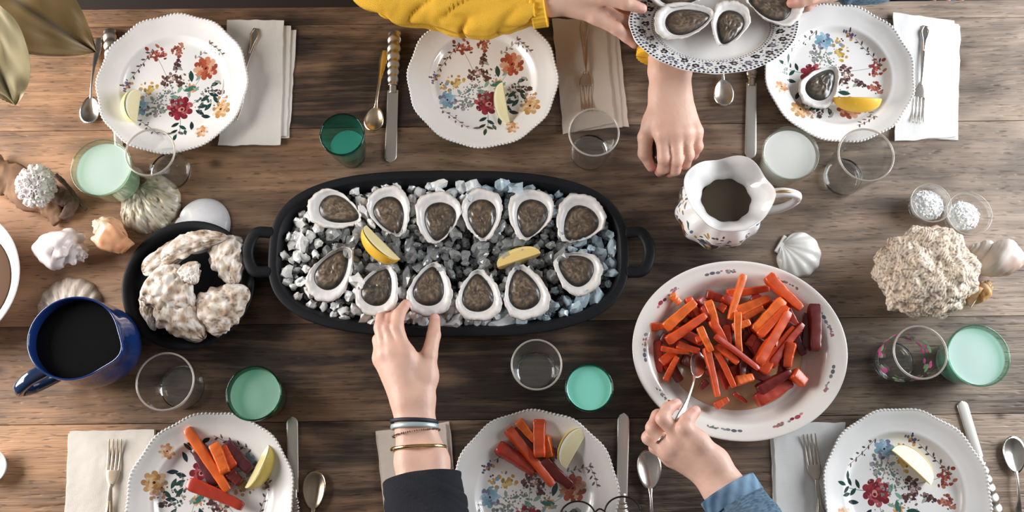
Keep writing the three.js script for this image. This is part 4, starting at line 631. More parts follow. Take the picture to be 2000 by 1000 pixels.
// spiral shells: spire toward -x, canal toward +x
function whelk(px, py, lenPx, widPx, dir, label, colour, { knobs = 9, spikes = 0.2, h = 0.025, name = 'whelk_shell', spire = 0.4, canal = 2.2, twist = 0 } = {}) {
  const k = perMetre(px, py, h), L = lenPx / k, R = widPx / k / 2, seed = px, NV = 230, turns = 4.2, grow = 0.30, pts = [];
  const raw = (u, v) => {
    const th = v * turns * TAU, s = Math.exp(grow * (th / TAU - turns) * 2.1), f = u * TAU, sn = Math.sin(f), shoulderBump = Math.exp(-(((f - 5.35) / 0.42) ** 2));
    const kn = Math.max(0, Math.cos(th * knobs / 2)) ** 4, d = 1 + spikes * 2.2 * kn * shoulderBump + spikes * 1.2 * kn * Math.exp(-(((f - 0.25) / 0.3) ** 2)) + 0.03 * Math.sin(f * 16) + 0.05 * n3(Math.cos(f) * 2, sn * 2, th * 1.2 + seed);
    const rad = s * (0.50 + 0.52 * Math.cos(f) * d * (sn > 0 ? 1 - 0.45 * sn : 1)), axial = -1.15 * (1 - s) * (1 + spire) + s * 0.55 * sn * d * (sn > 0 ? canal : 1);
    return [axial, rad * Math.sin(th + twist), rad * Math.cos(th + twist)];
  };
  const ext = [[9, -9], [9, -9], [9, -9]];
  for (let j = 0; j <= NV; j += 2) for (let i = 0; i < 40; i++) raw(i / 40, j / NV).forEach((c, a) => { ext[a][0] = Math.min(ext[a][0], c); ext[a][1] = Math.max(ext[a][1], c); });
  const sc = [L / (ext[0][1] - ext[0][0]), 2 * R / Math.max(ext[1][1] - ext[1][0], ext[2][1] - ext[2][0])];
  const geo = grid(40, NV, (u, v) => { const p = raw(u, v); return [(p[0] - (ext[0][0] + ext[0][1]) / 2) * sc[0], (p[1] - (ext[1][0] + ext[1][1]) / 2) * sc[1], (p[2] - (ext[2][0] + ext[2][1]) / 2) * sc[1]]; }, { col: (u, v, p) => colour(u, v, n3(p[0] * 60, p[1] * 60, p[2] * 60 + seed)) });
  const g = thing(name, label, 'shell', 'seashells');
  mesh('whorl', geo, shellMat, g);
  place(g, px, py, h, 0, R * 0.96); g.rotation.set(0, imageTurn(dir), 0.0, 'YXZ');
  return g;
}
whelk(122, 488, 112, 88, 200, 'white spiky murex shell with its pointed tip to the left', (u, v, n) => mixc([0.76, 0.70, 0.69], mixc([0.60, 0.44, 0.38], [0.64, 0.54, 0.54], v), clamp(0.35 + 0.6 * n, 0, 1)), { knobs: 7, spikes: 0.34, name: 'murex_shell', spire: 0.2, twist: 2 });
whelk(222, 464, 108, 80, 32, 'orange whelk shell with a cream crown beside the round dish', (u, v, n) => mixc(mixc([0.76, 0.66, 0.52], [0.66, 0.50, 0.36], clamp(0.4 + n * 0.7, 0, 1)), mixc([0.68, 0.36, 0.19], [0.50, 0.19, 0.085], clamp(0.4 + 0.6 * n, 0, 1)), v > 0.72 ? (u < 0.75 ? 0.95 : 0.35) : 0.1), { knobs: 11, spikes: 0.16, spire: 0.25, twist: 0.6 });
whelk(1938, 510, 104, 84, 28, 'smooth pinkish cream conch lying against the right side of the coral', (u, v, n) => mixc([0.72, 0.64, 0.58], [0.60, 0.34, 0.25], clamp((u < 0.5 && v > 0.7 ? 0.8 * Math.sin(u * TAU) : 0) + 0.3 * n, 0, 1)), { knobs: 3, spikes: 0.02, name: 'conch_shell', spire: 0.1, canal: 1.8, twist: 1 });
whelk(1914, 572, 76, 48, 128, 'small orange brown whelk below the conch at the right', (u, v, n) => mixc([0.62, 0.32, 0.11], [0.72, 0.56, 0.4], clamp(0.3 + 0.7 * n, 0, 1)), { knobs: 6, spikes: 0.3, spire: 0.5 });
// ---------------------------------------------------------------- coral rock, barnacle cluster, driftwood
{
  const k = perMetre(1812, 535, 0.05), R = 91 / k, worm = (x, y, z) => { const a = n3(x * 26, y * 26, z * 26), b = n3(x * 60 + 9, y * 60, z * 60); return 1 - Math.abs(Math.sin((z * 0.75 + x * 0.75 + y * 0.4) * 560 + a * 4.2 + b * 0.8)); };
  const geo = grid(440, 240, (u, v) => {
    const f = u * TAU, t = v * PI, c = -Math.cos(t), s = Math.sin(t), x = Math.cos(f) * s, z = Math.sin(f) * s, box = (Math.abs(x) ** 3 + Math.abs(z) ** 3 + Math.abs(c) ** 3) ** (-1 / 3), q = lerp(1, box, 0.45);
    const X = x * R * q * 0.98, Y = c * 0.052 * q, Z = z * R * q * 0.93, big = 1 + 0.13 * n3(x * 1.7 + 3, c * 1.7, z * 1.7) + 0.045 * n3(x * 4.5, c * 4.5, z * 4.5 + 8), rd = worm(X, Y, Z), pit = Math.max(0, n3(X * 190, Y * 190, Z * 190) - 0.5) * 0.07;
    const g = big * (1 + 0.010 * (rd - 0.6) - pit * 0.5); return [X * g, Y * g, Z * g];
  }, { col: (u, v, p) => { const rd = worm(...p), pit = Math.max(0, n3(p[0] * 150, p[1] * 150, p[2] * 150) - 0.22), t = 0.5 + 0.5 * n3(p[0] * 18, p[1] * 18, p[2] * 18); let c = mixc([0.76, 0.64, 0.50], [0.84, 0.77, 0.68], t); c = mixc(c, [0.46, 0.34, 0.23], clamp(1 - rd * 1.6, 0, 0.65)); return mixc(c, [0.22, 0.16, 0.12], clamp(pit * 2.4, 0, 0.85)); } });
  const o = single('coral_rock', geo, std({ vertexColors: true, roughness: 0.85 }), 'large pale brain coral rock with wormy ridges at the right of the table', 'coral'); place(o, 1806, 532, 0.055, 0.35, 0.059);
}
{
  const r = rng(55), parts = [], k = perMetre(66, 362, 0.06), R = 44 / k;
  const core = nets(V(-0.05, -0.03, -0.055), V(0.05, 0.04, 0.055), 0.0022, (x, y, z) => Math.hypot(x / 0.9, y * 1.35, z * 0.92) - R * 0.8 - 0.008 * fbm(x * 45, y * 45, z * 45, 3)); parts.push(core);
  for (let i = 0; i < 150; i++) { const f = r() * TAU, e = Math.asin(r() * 1.5 - 0.5), d = V(Math.cos(f) * Math.cos(e), Math.sin(e), Math.sin(f) * Math.cos(e)), s = 0.0022 + r() * 0.003, c = new THREE.LatheGeometry([[0.95, -0.8], [1.05, 0], [0.62, 0.95], [0.38, 1.0], [0.3, 0.3], [0, 0.2]].map(([a, b]) => new THREE.Vector2(a, b)), 9); c.deleteAttribute('uv'); c.setAttribute('uv', new THREE.Float32BufferAttribute(new Float32Array(c.attributes.position.count * 2), 2)); c.scale(s, s * 1.3, s); c.applyQuaternion(new THREE.Quaternion().setFromUnitVectors(V(0, 1, 0), d)); const q = R * 0.8; c.translate(d.x * q * 0.9, d.y * q * 0.74, d.z * q * 1.08); parts.push(c); }
  const geo = paint(mergeGeometries(parts), (x, y, z) => mixc([0.78, 0.74, 0.72], [0.40, 0.34, 0.32], clamp(n3(x * 170, y * 170, z * 170) * 0.9, 0, 0.8)));
  const o = single('barnacle_cluster', geo, roughMat, 'knobbly white barnacle cluster sitting on driftwood at the left', 'barnacles'); place(o, 66, 360, 0.06, 0.2, 0.052);
}
{
  const wood = std({ vertexColors: true, roughness: 0.8 });
  const piece = (pts, rad, seed, a, b) => sweep(pts.map(([x, y, h]) => P(x, y, h)), rad, { n: 40, m: 20, disp: (u, t) => 0.22 * n3(t * 4, Math.cos(u * TAU) * 1.2, seed) + 0.10 * n3(t * 14, Math.cos(u * TAU) * 4, seed), col: (t, u) => mixc(a, b, clamp(0.5 + 0.6 * n3(t * 9, Math.sin(u * TAU) * 3, seed), 0, 1)) });
  const g = single('driftwood', piece([[-20, 338, 0.014], [25, 352, 0.016], [60, 385, 0.015], [96, 402, 0.012], [118, 432, 0.009]], (t) => [0.034 * (1 - 0.62 * t), 0.013 * (1 - 0.5 * t)], 2, [0.30, 0.17, 0.09], [0.15, 0.075, 0.04]), wood, 'flat reddish brown driftwood piece under the white barnacle cluster', 'driftwood');
  mesh('twig', piece([[108, 342, 0.02], [130, 362, 0.018], [150, 388, 0.013], [168, 410, 0.006]], (t) => [0.0045 - 0.002 * t, 0.004], 9, [0.14, 0.085, 0.06], [0.07, 0.04, 0.03]), wood, g);
  mesh('branch', piece([[88, 372, 0.012], [120, 385, 0.016], [140, 398, 0.015], [126, 428, 0.009]], (t) => [0.018 - 0.01 * t, 0.009], 5, [0.20, 0.12, 0.085], [0.085, 0.05, 0.038]), wood, g);
}
// ---------------------------------------------------------------- eyeglasses at the bottom edge
{
  const g = thing('eyeglasses', 'thin dark rimmed eyeglasses at the bottom edge below the knife', 'eyeglasses'), black = phys({ color: rgb(0.015, 0.012, 0.012), roughness: 0.3 });
  const loop = (cx) => Array.from({ length: 20 }, (_, i) => { const f = i / 20 * TAU; return V(cx + 0.027 * Math.cos(f), 0.026, 0.0235 * Math.sin(f)); });
  for (const s of [-1, 1]) { mesh('rim', sweep(new THREE.CatmullRomCurve3(loop(s * 0.034), true), () => [0.0014, 0.0018], { n: 60, m: 8 }), black, g); mesh('lens', new THREE.CylinderGeometry(0.0262, 0.0262, 0.0012, 40).scale(1, 1, 0.87).translate(s * 0.034, 0.026, 0), paneMat, g); mesh('temple', sweep([V(s * 0.061, 0.026, 0.006), V(s * 0.066, 0.0255, 0.012), V(s * 0.066, 0.02, 0.10), V(s * 0.062, 0.0235, 0.13)], () => [0.0016, 0.0022], { n: 24, m: 8 }), black, g); }
  mesh('bridge', sweep([V(-0.0075, 0.027, -0.005), V(0, 0.028, -0.009), V(0.0075, 0.027, -0.005)], () => [0.0013, 0.0016], { n: 12, m: 8 }), black, g);
  place(g, 1172, 1006, 0.05, 0.1, 0.0245);
}
// ---------------------------------------------------------------- people: bodies, hands, clothes
const skinMat = phys({ vertexColors: true, roughness: 0.5, sheen: 0.25, sheenColor: rgb(0.9, 0.5, 0.4), sheenRoughness: 0.5 });
const J = (px, py, h, r) => ({ p: P(px, py, h), r });
const W3 = (x, y, z, r) => ({ p: V(x, y, z), r });
const chainSDF = (x, y, z, c, k) => { let d = 9; for (let i = 0; i < c.length - 1; i++) d = i ? smin(d, capsule(x, y, z, c[i], c[i + 1]), k) : capsule(x, y, z, c[i], c[i + 1]); return d; };
// palm and arm: chains blended broadly; fingers: chains that stay apart from one another; nails: [point, size]
function handGeo({ palm, fingers, arm, nails = [], tone = [0.72, 0.455, 0.355] }, cell = 0.0028) {
  const all = [...palm, ...fingers, ...arm].flat(), lo = V(9, 9, 9), hi = V(-9, -9, -9);
  for (const { p, r } of all) { lo.min(p.clone().addScalar(-r - 0.01)); hi.max(p.clone().addScalar(r + 0.01)); }
  const boxes = [...palm, ...arm].map((c) => c), tips = fingers.map((f) => f[f.length - 1].p), knuckles = fingers.flatMap((f) => f.slice(0, -1).map((j) => j.p));
  return nets(lo, hi, cell, (x, y, z) => {
    let d = 9; for (const c of boxes) d = smin(d, chainSDF(x, y, z, c, 0.012), 0.016);
    if (d > 0.13) return d - 0.1;
    let f = 9; for (const c of fingers) f = smin(f, chainSDF(x, y, z, c, 0.004), 0.0022);
    d = smin(d, f, 0.010);
    return d + 0.0003 * n3(x * 190, y * 190, z * 190);
  }, (x, y, z) => {
    let red = 0; for (const p of tips) red += Math.exp(-((Math.hypot(x - p.x, y - p.y, z - p.z) / 0.015) ** 2)) * 0.8; for (const p of knuckles) red += Math.exp(-((Math.hypot(x - p.x, y - p.y, z - p.z) / 0.013) ** 2)) * 0.35;
    let c = mixc(tone, [0.60, 0.24, 0.18], clamp(red + 0.12 * n3(x * 60, y * 60, z * 60) + 0.05 * n3(x * 300, y * 300, z * 300), 0, 0.85));
    for (const [p, s] of nails) if (Math.hypot(x - p.x, y - p.y, z - p.z) < s) c = [0.74, 0.44, 0.38];
    return c;
  });
}
const clothBump = (m, s = 0.0008) => { m.bumpMap = weave; m.bumpScale = s; return m; };
const pleats = (k, amp, seed) => (u, t) => { const a = Math.cos(u * TAU), b = Math.sin(u * TAU); return amp * (0.35 - 1.1 * (1 - Math.abs(n3(t * k + 1.1 * a, a * 0.3 + seed, b * 0.4))) ** 4 + 0.7 * n3(t * k * 0.7, a * 0.8 + seed, b * 0.8) + 0.12 * n3(t * k * 3, a * 1.6, b * 1.6 + seed)); };
function sleeveGeo(pts, rads, amp, seed, k = 7) { return sweep(pts, (t) => { const i = t * (rads.length - 1), a = Math.min(rads.length - 2, Math.floor(i)); const r = lerp(rads[a], rads[a + 1], i - a); return Array.isArray(r) ? r : [r, r * 0.86]; }, { n: 150, m: 56, disp: pleats(k, amp, seed), uvScale: 8 }); }
// a seated person at x, facing +z (dir 1) or -z (dir -1); arms: [{hand, sleeve, rads}]
function person(label, x, dir, z, { cloth, arms, amp = 0.07, hairColor, trousers = [0.03, 0.035, 0.05], shirt = 'sweater', hands, armCore }) {
  const B = (a, y, b, r) => W3(x + a, y, z + dir * b, r), neck = B(0, 1.10, 0.02, 0.05), head = B(0, 1.29, 0.07, 0.088);
  const cell = 0.007, headGeo = nets(V(x - 0.14, 1.0, z - 0.2), V(x + 0.14, 1.44, z + 0.2), cell, (X, Y, Z) => {
    const hx = X - head.p.x, hy = Y - head.p.y, hz = (Z - head.p.z) * dir;
    let d = Math.hypot(hx / 0.86, hy / 1.14, hz / 1.05) - 0.092; d = smin(d, Math.hypot(hx / 0.8, (hy + 0.075) / 0.9, (hz - 0.035) / 0.9) - 0.055, 0.03);      // skull, jaw
    d = smin(d, capsule(X, Y, Z, neck, B(0, 1.22, 0.05, 0.05)), 0.03);
    d = smin(d, Math.hypot(hx / 0.7, (hy + 0.028) / 1.5, (hz - 0.105) / 1.1) - 0.013, 0.012);                                                                  // nose
    for (const s of [-1, 1]) { d = smin(d, Math.hypot((hx - s * 0.082) / 0.4, (hy + 0.01) / 1.3, (hz + 0.005) / 0.9) - 0.022, 0.006); d = Math.max(d, 0.012 - Math.hypot(hx - s * 0.034, hy - 0.004, hz - 0.102)); }
    return Math.max(smin(d, Math.hypot(hx / 1.6, (hy + 0.068) / 0.6, (hz - 0.086) / 0.7) - 0.011, 0.006), -(Y - 1.03));
  }, (X, Y, Z) => { const hy = Y - head.p.y, hz = (Z - head.p.z) * dir; return Math.abs(hy + 0.068) < 0.011 && hz > 0.078 && Math.abs(X - x) < 0.026 ? [0.50, 0.17, 0.15] : [0.64, 0.38, 0.28]; });
  const core = nets(V(x - 0.26, 0.45, z - 0.15), V(x + 0.26, 1.16, z + 0.15), 0.02, (X, Y, Z) => smin(chainSDF(X, Y, Z, [B(0, 0.56, 0, 0.09), B(0, 0.9, 0.015, 0.085), B(0, 1.12, 0.02, 0.045)], 0.05), chainSDF(X, Y, Z, [B(-0.15, 1.02, 0.01, 0.04), B(0.15, 1.02, 0.01, 0.04)], 0.03), 0.05), () => [0.64, 0.38, 0.28]);
  const parts = [headGeo, core, ...(armCore ? [sweep(armCore, () => [0.026, 0.026], { n: 40, m: 16, col: () => [0.64, 0.38, 0.28] })] : []), ...hands.map((h) => handGeo(h))];
  const body = single('person', mergeGeometries(parts), skinMat, label, 'person');
  for (const s of [-1, 1]) { const e = mesh('eye', new THREE.SphereGeometry(0.0115, 14, 10), std({ color: rgb(0.7, 0.68, 0.66), roughness: 0.2 }), body); e.position.set(x + s * 0.034, head.p.y + 0.004, head.p.z + dir * 0.083); mesh('iris', new THREE.SphereGeometry(0.0055, 10, 8), std({ color: rgb(0.06, 0.04, 0.03), roughness: 0.2 }), e).position.set(0, 0, dir * 0.0075); }
  const hair = nets(V(x - 0.15, 1.08, z - 0.22), V(x + 0.15, 1.45, z + 0.22), 0.009, (X, Y, Z) => { const hx = X - head.p.x, hy = Y - head.p.y, hz = (Z - head.p.z) * dir; let d = Math.hypot(hx / 0.9, (hy - 0.006) / 1.16, (hz + 0.008) / 1.05) - 0.104; d = Math.max(d, hz * 0.8 - hy * 0.75 - 0.028); d = smin(d, capsule(X, Y, Z, B(0, 1.26, -0.02, 0.085), B(0, 1.15, -0.03, 0.07)), 0.04); return d + 0.004 * n3(X * 70, Y * 9, Z * 70); });
  mesh('hair', hair, std({ color: rgb(...hairColor), roughness: 0.6 }), body);
  const torso = [B(0, 0.55, 0, 0.14), B(0, 0.72, 0.01, 0.125), B(0, 0.90, 0.02, 0.13), B(0, 1.0, 0.02, 0.10)], wide = [B(-0.15, 1.03, 0.01, 0.062), B(0, 1.055, 0.01, 0.06), B(0.15, 1.03, 0.01, 0.062)], sides = [-1, 1].map((s) => [B(s * 0.07, 0.58, 0, 0.12), B(s * 0.075, 0.92, 0.015, 0.105)]);
  const torsoGeo = nets(V(x - 0.3, 0.40, z - 0.26), V(x + 0.3, 1.16, z + 0.26), 0.013, (X, Y, Z) => { let d = smin(chainSDF(X, Y, Z, torso, 0.05), chainSDF(X, Y, Z, wide, 0.04), 0.06); for (const s of sides) d = smin(d, chainSDF(X, Y, Z, s, 0.04), 0.05); return Math.max(d, Y - 1.115) + 0.006 * n3(X * 14, Y * 22, Z * 14); });
  mesh(shirt, mergeGeometries([torsoGeo, ...arms]), cloth, body);
  const f = dir * 0.40, lo = V(x - 0.27, 0.03, Math.min(z - 0.2, z + f - 0.12)), hi = V(x + 0.27, 0.68, Math.max(z + 0.2, z + f + 0.12));
  const leg = (s) => [B(s * 0.09, 0.555, 0, 0.095), B(s * 0.10, 0.535, 0.36, 0.066), B(s * 0.10, 0.30, 0.36, 0.058), B(s * 0.10, 0.09, 0.34, 0.046)], both = [-1, 1].map(leg);
  mesh('trousers', nets(lo, hi, 0.012, (X, Y, Z) => Math.max(Math.min(...both.map((c) => chainSDF(X, Y, Z, c, 0.03))), 0.477 - Y - (Math.abs(Z - z) > 0.27 ? 9 : 0)) + 0.004 * n3(X * 18, Y * 18, Z * 18)), std({ color: rgb(...trousers), roughness: 0.85 }), body);
  for (const s of [-1, 1]) mesh('shoe', sweep([B(s * 0.10, 0.045, 0.28, 0).p, B(s * 0.10, 0.045, 0.38, 0).p, B(s * 0.10, 0.034, 0.52, 0).p], (t) => [0.042 * (t > 0.85 ? Math.sqrt(Math.max(0.1, 1 - ((t - 0.85) / 0.15) ** 2)) : 1), 0.043 - 0.012 * t], { n: 30, m: 16, e: 0.85 }), std({ color: rgb(0.02, 0.018, 0.018), roughness: 0.5 }), body);
  return body;
}
// a relaxed hand on the thigh: fingers forward and slightly curled
function restHand(x, y, z, dir, thumb) {
  const B = (a, b, c, r) => W3(x + a, y + c, z + dir * b, r), f = (o, l) => [B(o, 0.085, 0.0, 0.0092), B(o * 1.15, 0.085 + l * 0.5, 0.004, 0.0085), B(o * 1.2, 0.085 + l * 0.8, -0.008, 0.0078), B(o * 1.2, 0.085 + l, -0.02, 0.0066)];
  return { palm: [-0.03, -0.01, 0.01, 0.03].map((o) => [B(o * 0.6, 0, 0, 0.017), B(o, 0.085, 0.001, 0.0125)]), fingers: [f(-0.032 * thumb, 0.062), f(-0.011 * thumb, 0.078), f(0.011 * thumb, 0.084), f(0.031 * thumb, 0.074), [B(0.02 * thumb, 0.03, -0.004, 0.014), B(0.045 * thumb, 0.06, -0.008, 0.011), B(0.052 * thumb, 0.09, -0.012, 0.0085)]], arm: [[B(-0.012, 0, 0, 0.018), B(-0.014, -0.10, 0.03, 0.024)], [B(0.012, 0, 0, 0.018), B(0.014, -0.10, 0.03, 0.024)]] };
}
const restSleeve = (sx, x, dir, z) => sleeveGeo([V(x + sx * 0.17, 1.02, z), V(x + sx * 0.235, 0.87, z + dir * 0.03), V(x + sx * 0.24, 0.76, z + dir * 0.05), V(x + sx * 0.18, 0.70, z + dir * 0.09), V(x + sx * 0.125, 0.685, z + dir * 0.135)], [0.068, 0.056, 0.055, 0.048, 0.04], 0.05, x * 9);
const restOf = (sx, x, dir, z, thumb) => restHand(x + sx * 0.10, 0.665, z + dir * 0.15, dir, thumb);

// the person in yellow: right hand on the platter, left hand reaching down the table
const yellow = clothBump(std({ color: rgb(0.90, 0.50, 0.03), roughness: 0.75 })), denim = clothBump(std({ color: rgb(0.10, 0.20, 0.33), roughness: 0.85, map: null }), 0.0012), dark = clothBump(std({ color: rgb(0.011, 0.013, 0.022), roughness: 0.9 }), 0.0012);
const gripHand = {
  palm: [[J(1072, 2, 0.135, 0.019), J(1165, 30, 0.135, 0.0125)], [J(1072, -10, 0.133, 0.019), J(1166, 8, 0.135, 0.0125)], [J(1072, -20, 0.13, 0.018), J(1160, -12, 0.132, 0.0125)], [J(1080, -6, 0.14, 0.02), J(1130, -12, 0.148, 0.016)]],
  fingers: [[J(1165, 34, 0.135, 0.0118), J(1204, 56, 0.128, 0.0103), J(1224, 72, 0.122, 0.0092), J(1240, 86, 0.118, 0.0078)], [J(1168, 14, 0.134, 0.0112), J(1214, 40, 0.122, 0.01), J(1236, 54, 0.113, 0.009), J(1254, 64, 0.108, 0.0076)], [J(1166, -6, 0.132, 0.011), J(1216, 14, 0.118, 0.0098), J(1238, 26, 0.108, 0.009), J(1256, 36, 0.104, 0.0076)], [J(1160, -20, 0.13, 0.0105), J(1204, -10, 0.116, 0.009), J(1226, -2, 0.107, 0.0082), J(1242, 4, 0.104, 0.0068)],
    [J(1128, -10, 0.15, 0.0165), J(1182, -6, 0.160, 0.0128), J(1222, 6, 0.160, 0.0108), J(1254, 17, 0.153, 0.0084)]],
  arm: [[J(1072, 6, 0.135, 0.0195), J(985, -6, 0.125, 0.028)], [J(1072, -16, 0.132, 0.0195), J(985, -26, 0.122, 0.028)]],
  nails: [[P(1256, 14, 0.162), 0.006]],
};
const reachHand = {
  palm: [[J(1293, 178, 0.075, 0.018), J(1294, 262, 0.082, 0.0135)], [J(1306, 176, 0.077, 0.018), J(1318, 258, 0.087, 0.013)], [J(1318, 176, 0.077, 0.018), J(1338, 258, 0.085, 0.0125)], [J(1326, 178, 0.074, 0.017), J(1358, 256, 0.077, 0.012)], [J(1294, 190, 0.07, 0.018), J(1274, 240, 0.066, 0.0155)]],
  fingers: [[J(1294, 262, 0.083, 0.0118), J(1297, 308, 0.070, 0.0108), J(1296, 328, 0.048, 0.0098), J(1288, 336, 0.022, 0.0082)], [J(1318, 260, 0.087, 0.0115), J(1322, 312, 0.070, 0.0106), J(1318, 332, 0.046, 0.0096), J(1308, 338, 0.02, 0.0080)], [J(1338, 260, 0.084, 0.011), J(1344, 302, 0.066, 0.0102), J(1338, 320, 0.044, 0.0093), J(1328, 326, 0.02, 0.0078)], [J(1358, 258, 0.077, 0.0105), J(1362, 286, 0.060, 0.0094), J(1354, 302, 0.042, 0.0086), J(1344, 308, 0.02, 0.0072)],
    [J(1276, 236, 0.066, 0.0158), J(1261, 268, 0.060, 0.0130), J(1259, 300, 0.048, 0.0110), J(1272, 326, 0.032, 0.0085)]],
  arm: [[J(1296, 182, 0.075, 0.0185), J(1292, 140, 0.072, 0.0205), J(1290, 40, 0.072, 0.027)], [J(1322, 182, 0.075, 0.0185), J(1325, 140, 0.072, 0.0205), J(1318, 40, 0.072, 0.027)]],
  nails: [[P(1263, 318, 0.046), 0.0055]],
};
const YX = 0.04, YZ = -1.2;
const yellowSleeve = sleeveGeo([V(YX - 0.16, 1.02, YZ), V(YX - 0.23, 0.93, YZ + 0.14), P(742, -52, 0.115), P(800, -14, 0.105), P(880, 4, 0.105), P(960, 14, 0.112), P(1050, 6, 0.128)], [0.07, 0.066, 0.062, 0.058, 0.05, 0.05, 0.047, 0.041], 0.15, 3, 6), yellowSleeve2 = sleeveGeo([V(YX + 0.16, 1.02, YZ), V(YX + 0.27, 0.94, YZ + 0.10), P(1355, -120, 0.10), P(1320, -20, 0.078), P(1300, 60, 0.072), P(1292, 108, 0.070)], [0.07, 0.062, 0.056, 0.05, 0.044, 0.040], 0.08, 8);
const p1 = person('person in a bright yellow top, one hand on the patterned platter, the other reaching down', YX, 1, YZ, { cloth: yellow, arms: [yellowSleeve, yellowSleeve2], hands: [gripHand, reachHand], hairColor: [0.08, 0.045, 0.025] });
mesh('cuff', sweep([P(1038, 8, 0.126), P(1066, 4, 0.130)], () => [0.040, 0.034], { n: 8, m: 72, disp: (u) => 0.05 * Math.cos(u * TAU * 26) }), yellow, p1);
mesh('cuff', sweep([P(1294, 92, 0.071), P(1291, 116, 0.070)], () => [0.041, 0.034], { n: 8, m: 72, disp: (u) => 0.03 * Math.cos(u * TAU * 26) }), yellow, p1);
{ const g = single('oyster_knife', sweep([P(1282, 268, 0.05), P(1284, 296, 0.045), P(1285, 320, 0.04)], (t) => { const w = 0.0085 * Math.sqrt(Math.max(0.05, 1 - (2 * t - 1) ** 4)); return [w, w]; }, { n: 20, m: 16 }), phys({ color: rgb(0.02, 0.018, 0.018), roughness: 0.25, clearcoat: 0.8 }), 'short dark handle pinched between thumb and forefinger of the hand reaching down', 'handle'); g.name = numbered('dark_handle'); }

// the person at the lower middle in a dark sleeve, left hand taking an oyster
const pinchHand = {
  palm: [[J(798, 780, 0.085, 0.018), J(790, 690, 0.094, 0.0135)], [J(806, 780, 0.088, 0.018), J(770, 688, 0.094, 0.013)], [J(796, 784, 0.084, 0.0175), J(752, 692, 0.088, 0.0125)], [J(790, 786, 0.080, 0.0165), J(744, 702, 0.078, 0.0115)], [J(818, 782, 0.085, 0.018), J(832, 735, 0.082, 0.016)], [J(832, 735, 0.082, 0.0135), J(800, 702, 0.090, 0.0125)]],
  fingers: [[J(790, 690, 0.094, 0.0118), J(775, 640, 0.093, 0.0104), J(779, 614, 0.078, 0.0094), J(793, 594, 0.058, 0.0080)], [J(770, 688, 0.094, 0.0115), J(757, 642, 0.088, 0.0102), J(763, 622, 0.068, 0.0092), J(776, 612, 0.050, 0.0078)], [J(752, 692, 0.088, 0.011), J(743, 640, 0.084, 0.0100), J(745, 622, 0.066, 0.0090), J(754, 616, 0.047, 0.0076)], [J(744, 702, 0.078, 0.0102), J(739, 664, 0.070, 0.0092), J(745, 652, 0.054, 0.0082), J(756, 650, 0.044, 0.0070)],
    [J(832, 740, 0.082, 0.0165), J(838, 694, 0.083, 0.0128), J(847, 655, 0.072, 0.0108), J(849, 622, 0.053, 0.0086)]],
  arm: [[J(796, 780, 0.086, 0.018), J(796, 830, 0.09, 0.0175), J(802, 900, 0.095, 0.0225), J(818, 1040, 0.12, 0.029)], [J(826, 780, 0.086, 0.018), J(826, 830, 0.09, 0.0175), J(846, 900, 0.095, 0.0225), J(860, 1040, 0.12, 0.029)]],
  nails: [[P(798, 592, 0.066), 0.006], [P(851, 618, 0.060), 0.006]],
};
const DX = -0.01, DZ = 0.54;
person('person in a dark sleeve with bracelets, reaching up and pinching an oyster in the pan', DX, -1, DZ, { cloth: dark, shirt: 'sweater', arms: [sleeveGeo([V(DX - 0.16, 1.02, DZ), V(DX - 0.2, 0.95, DZ - 0.14), P(870, 1230, 0.155), P(846, 1090, 0.125), P(832, 1000, 0.108), P(826, 934, 0.098)], [0.07, 0.068, 0.066, 0.064, 0.061, [0.0575, 0.04]].map((r) => Array.isArray(r) ? r[0] : r), 0.035, 2), restSleeve(1, DX, -1, DZ)], hands: [pinchHand, restOf(1, DX, -1, DZ, -1)], hairColor: [0.05, 0.03, 0.02] });
// bracelets round the forearm: centre pixel, height, half width, half height, thickness
function bracelet(px, py, h, a, b, th, mat, label, { skew = 0, wide = 1, beads = 0 } = {}) {
  const c = P(px, py, h), ax = P(px + 6, py + 90, h + 0.006).sub(c).normalize(), S = ax.clone().cross(V(0, 1, 0)).normalize(), N = S.clone().cross(ax);
  const pt = (f, o = 0) => S.clone().multiplyScalar((a + o) * Math.cos(f)).addScaledVector(N, (b + o) * Math.sin(f)).addScaledVector(ax, skew * Math.cos(f));
  let geo;
  if (beads) geo = mergeGeometries(Array.from({ length: beads }, (_, i) => { const p = pt(i / beads * TAU); return new THREE.SphereGeometry(th * (i % 3 ? 1 : 0.7), 8, 6).translate(p.x, p.y, p.z); }));
  else { const n = 72, m = 10; geo = grid(m, n, (u, v) => { const f = v * TAU, g = u * TAU, p = pt(f, th * Math.cos(g)).addScaledVector(ax, th * wide * Math.sin(g)); return [p.x, p.y, p.z]; }); }
  const o = single('bracelet', geo, mat, label, 'bracelet'); o.position.copy(c); return o;
}
bracelet(809, 824, 0.090, 0.0345, 0.0245, 0.0019, std({ color: rgb(0.012, 0.014, 0.03), roughness: 0.6 }), 'thin black cord bracelet, nearest to the hand over the napkin', { skew: -0.004, wide: 1.6 });
bracelet(810, 834, 0.0905, 0.0346, 0.0246, 0.0016, std({ color: rgb(0.45, 0.55, 0.56), roughness: 0.4, metalness: 0.4 }), 'pale grey band bracelet just below the black cord', { skew: -0.003, wide: 2.4 });
bracelet(813, 846, 0.091, 0.0355, 0.0252, 0.0014, std({ color: rgb(0.16, 0.07, 0.05), roughness: 0.5 }), 'fine string of brown beads below the grey band', { skew: 0.002, beads: 64 });
bracelet(818, 876, 0.093, 0.0405, 0.0275, 0.0019, std({ color: rgb(0.88, 0.66, 0.34), metalness: 1, roughness: 0.18 }), 'gold bangle, lowest bracelet before the dark sleeve', { skew: -0.002, wide: 1.5 });

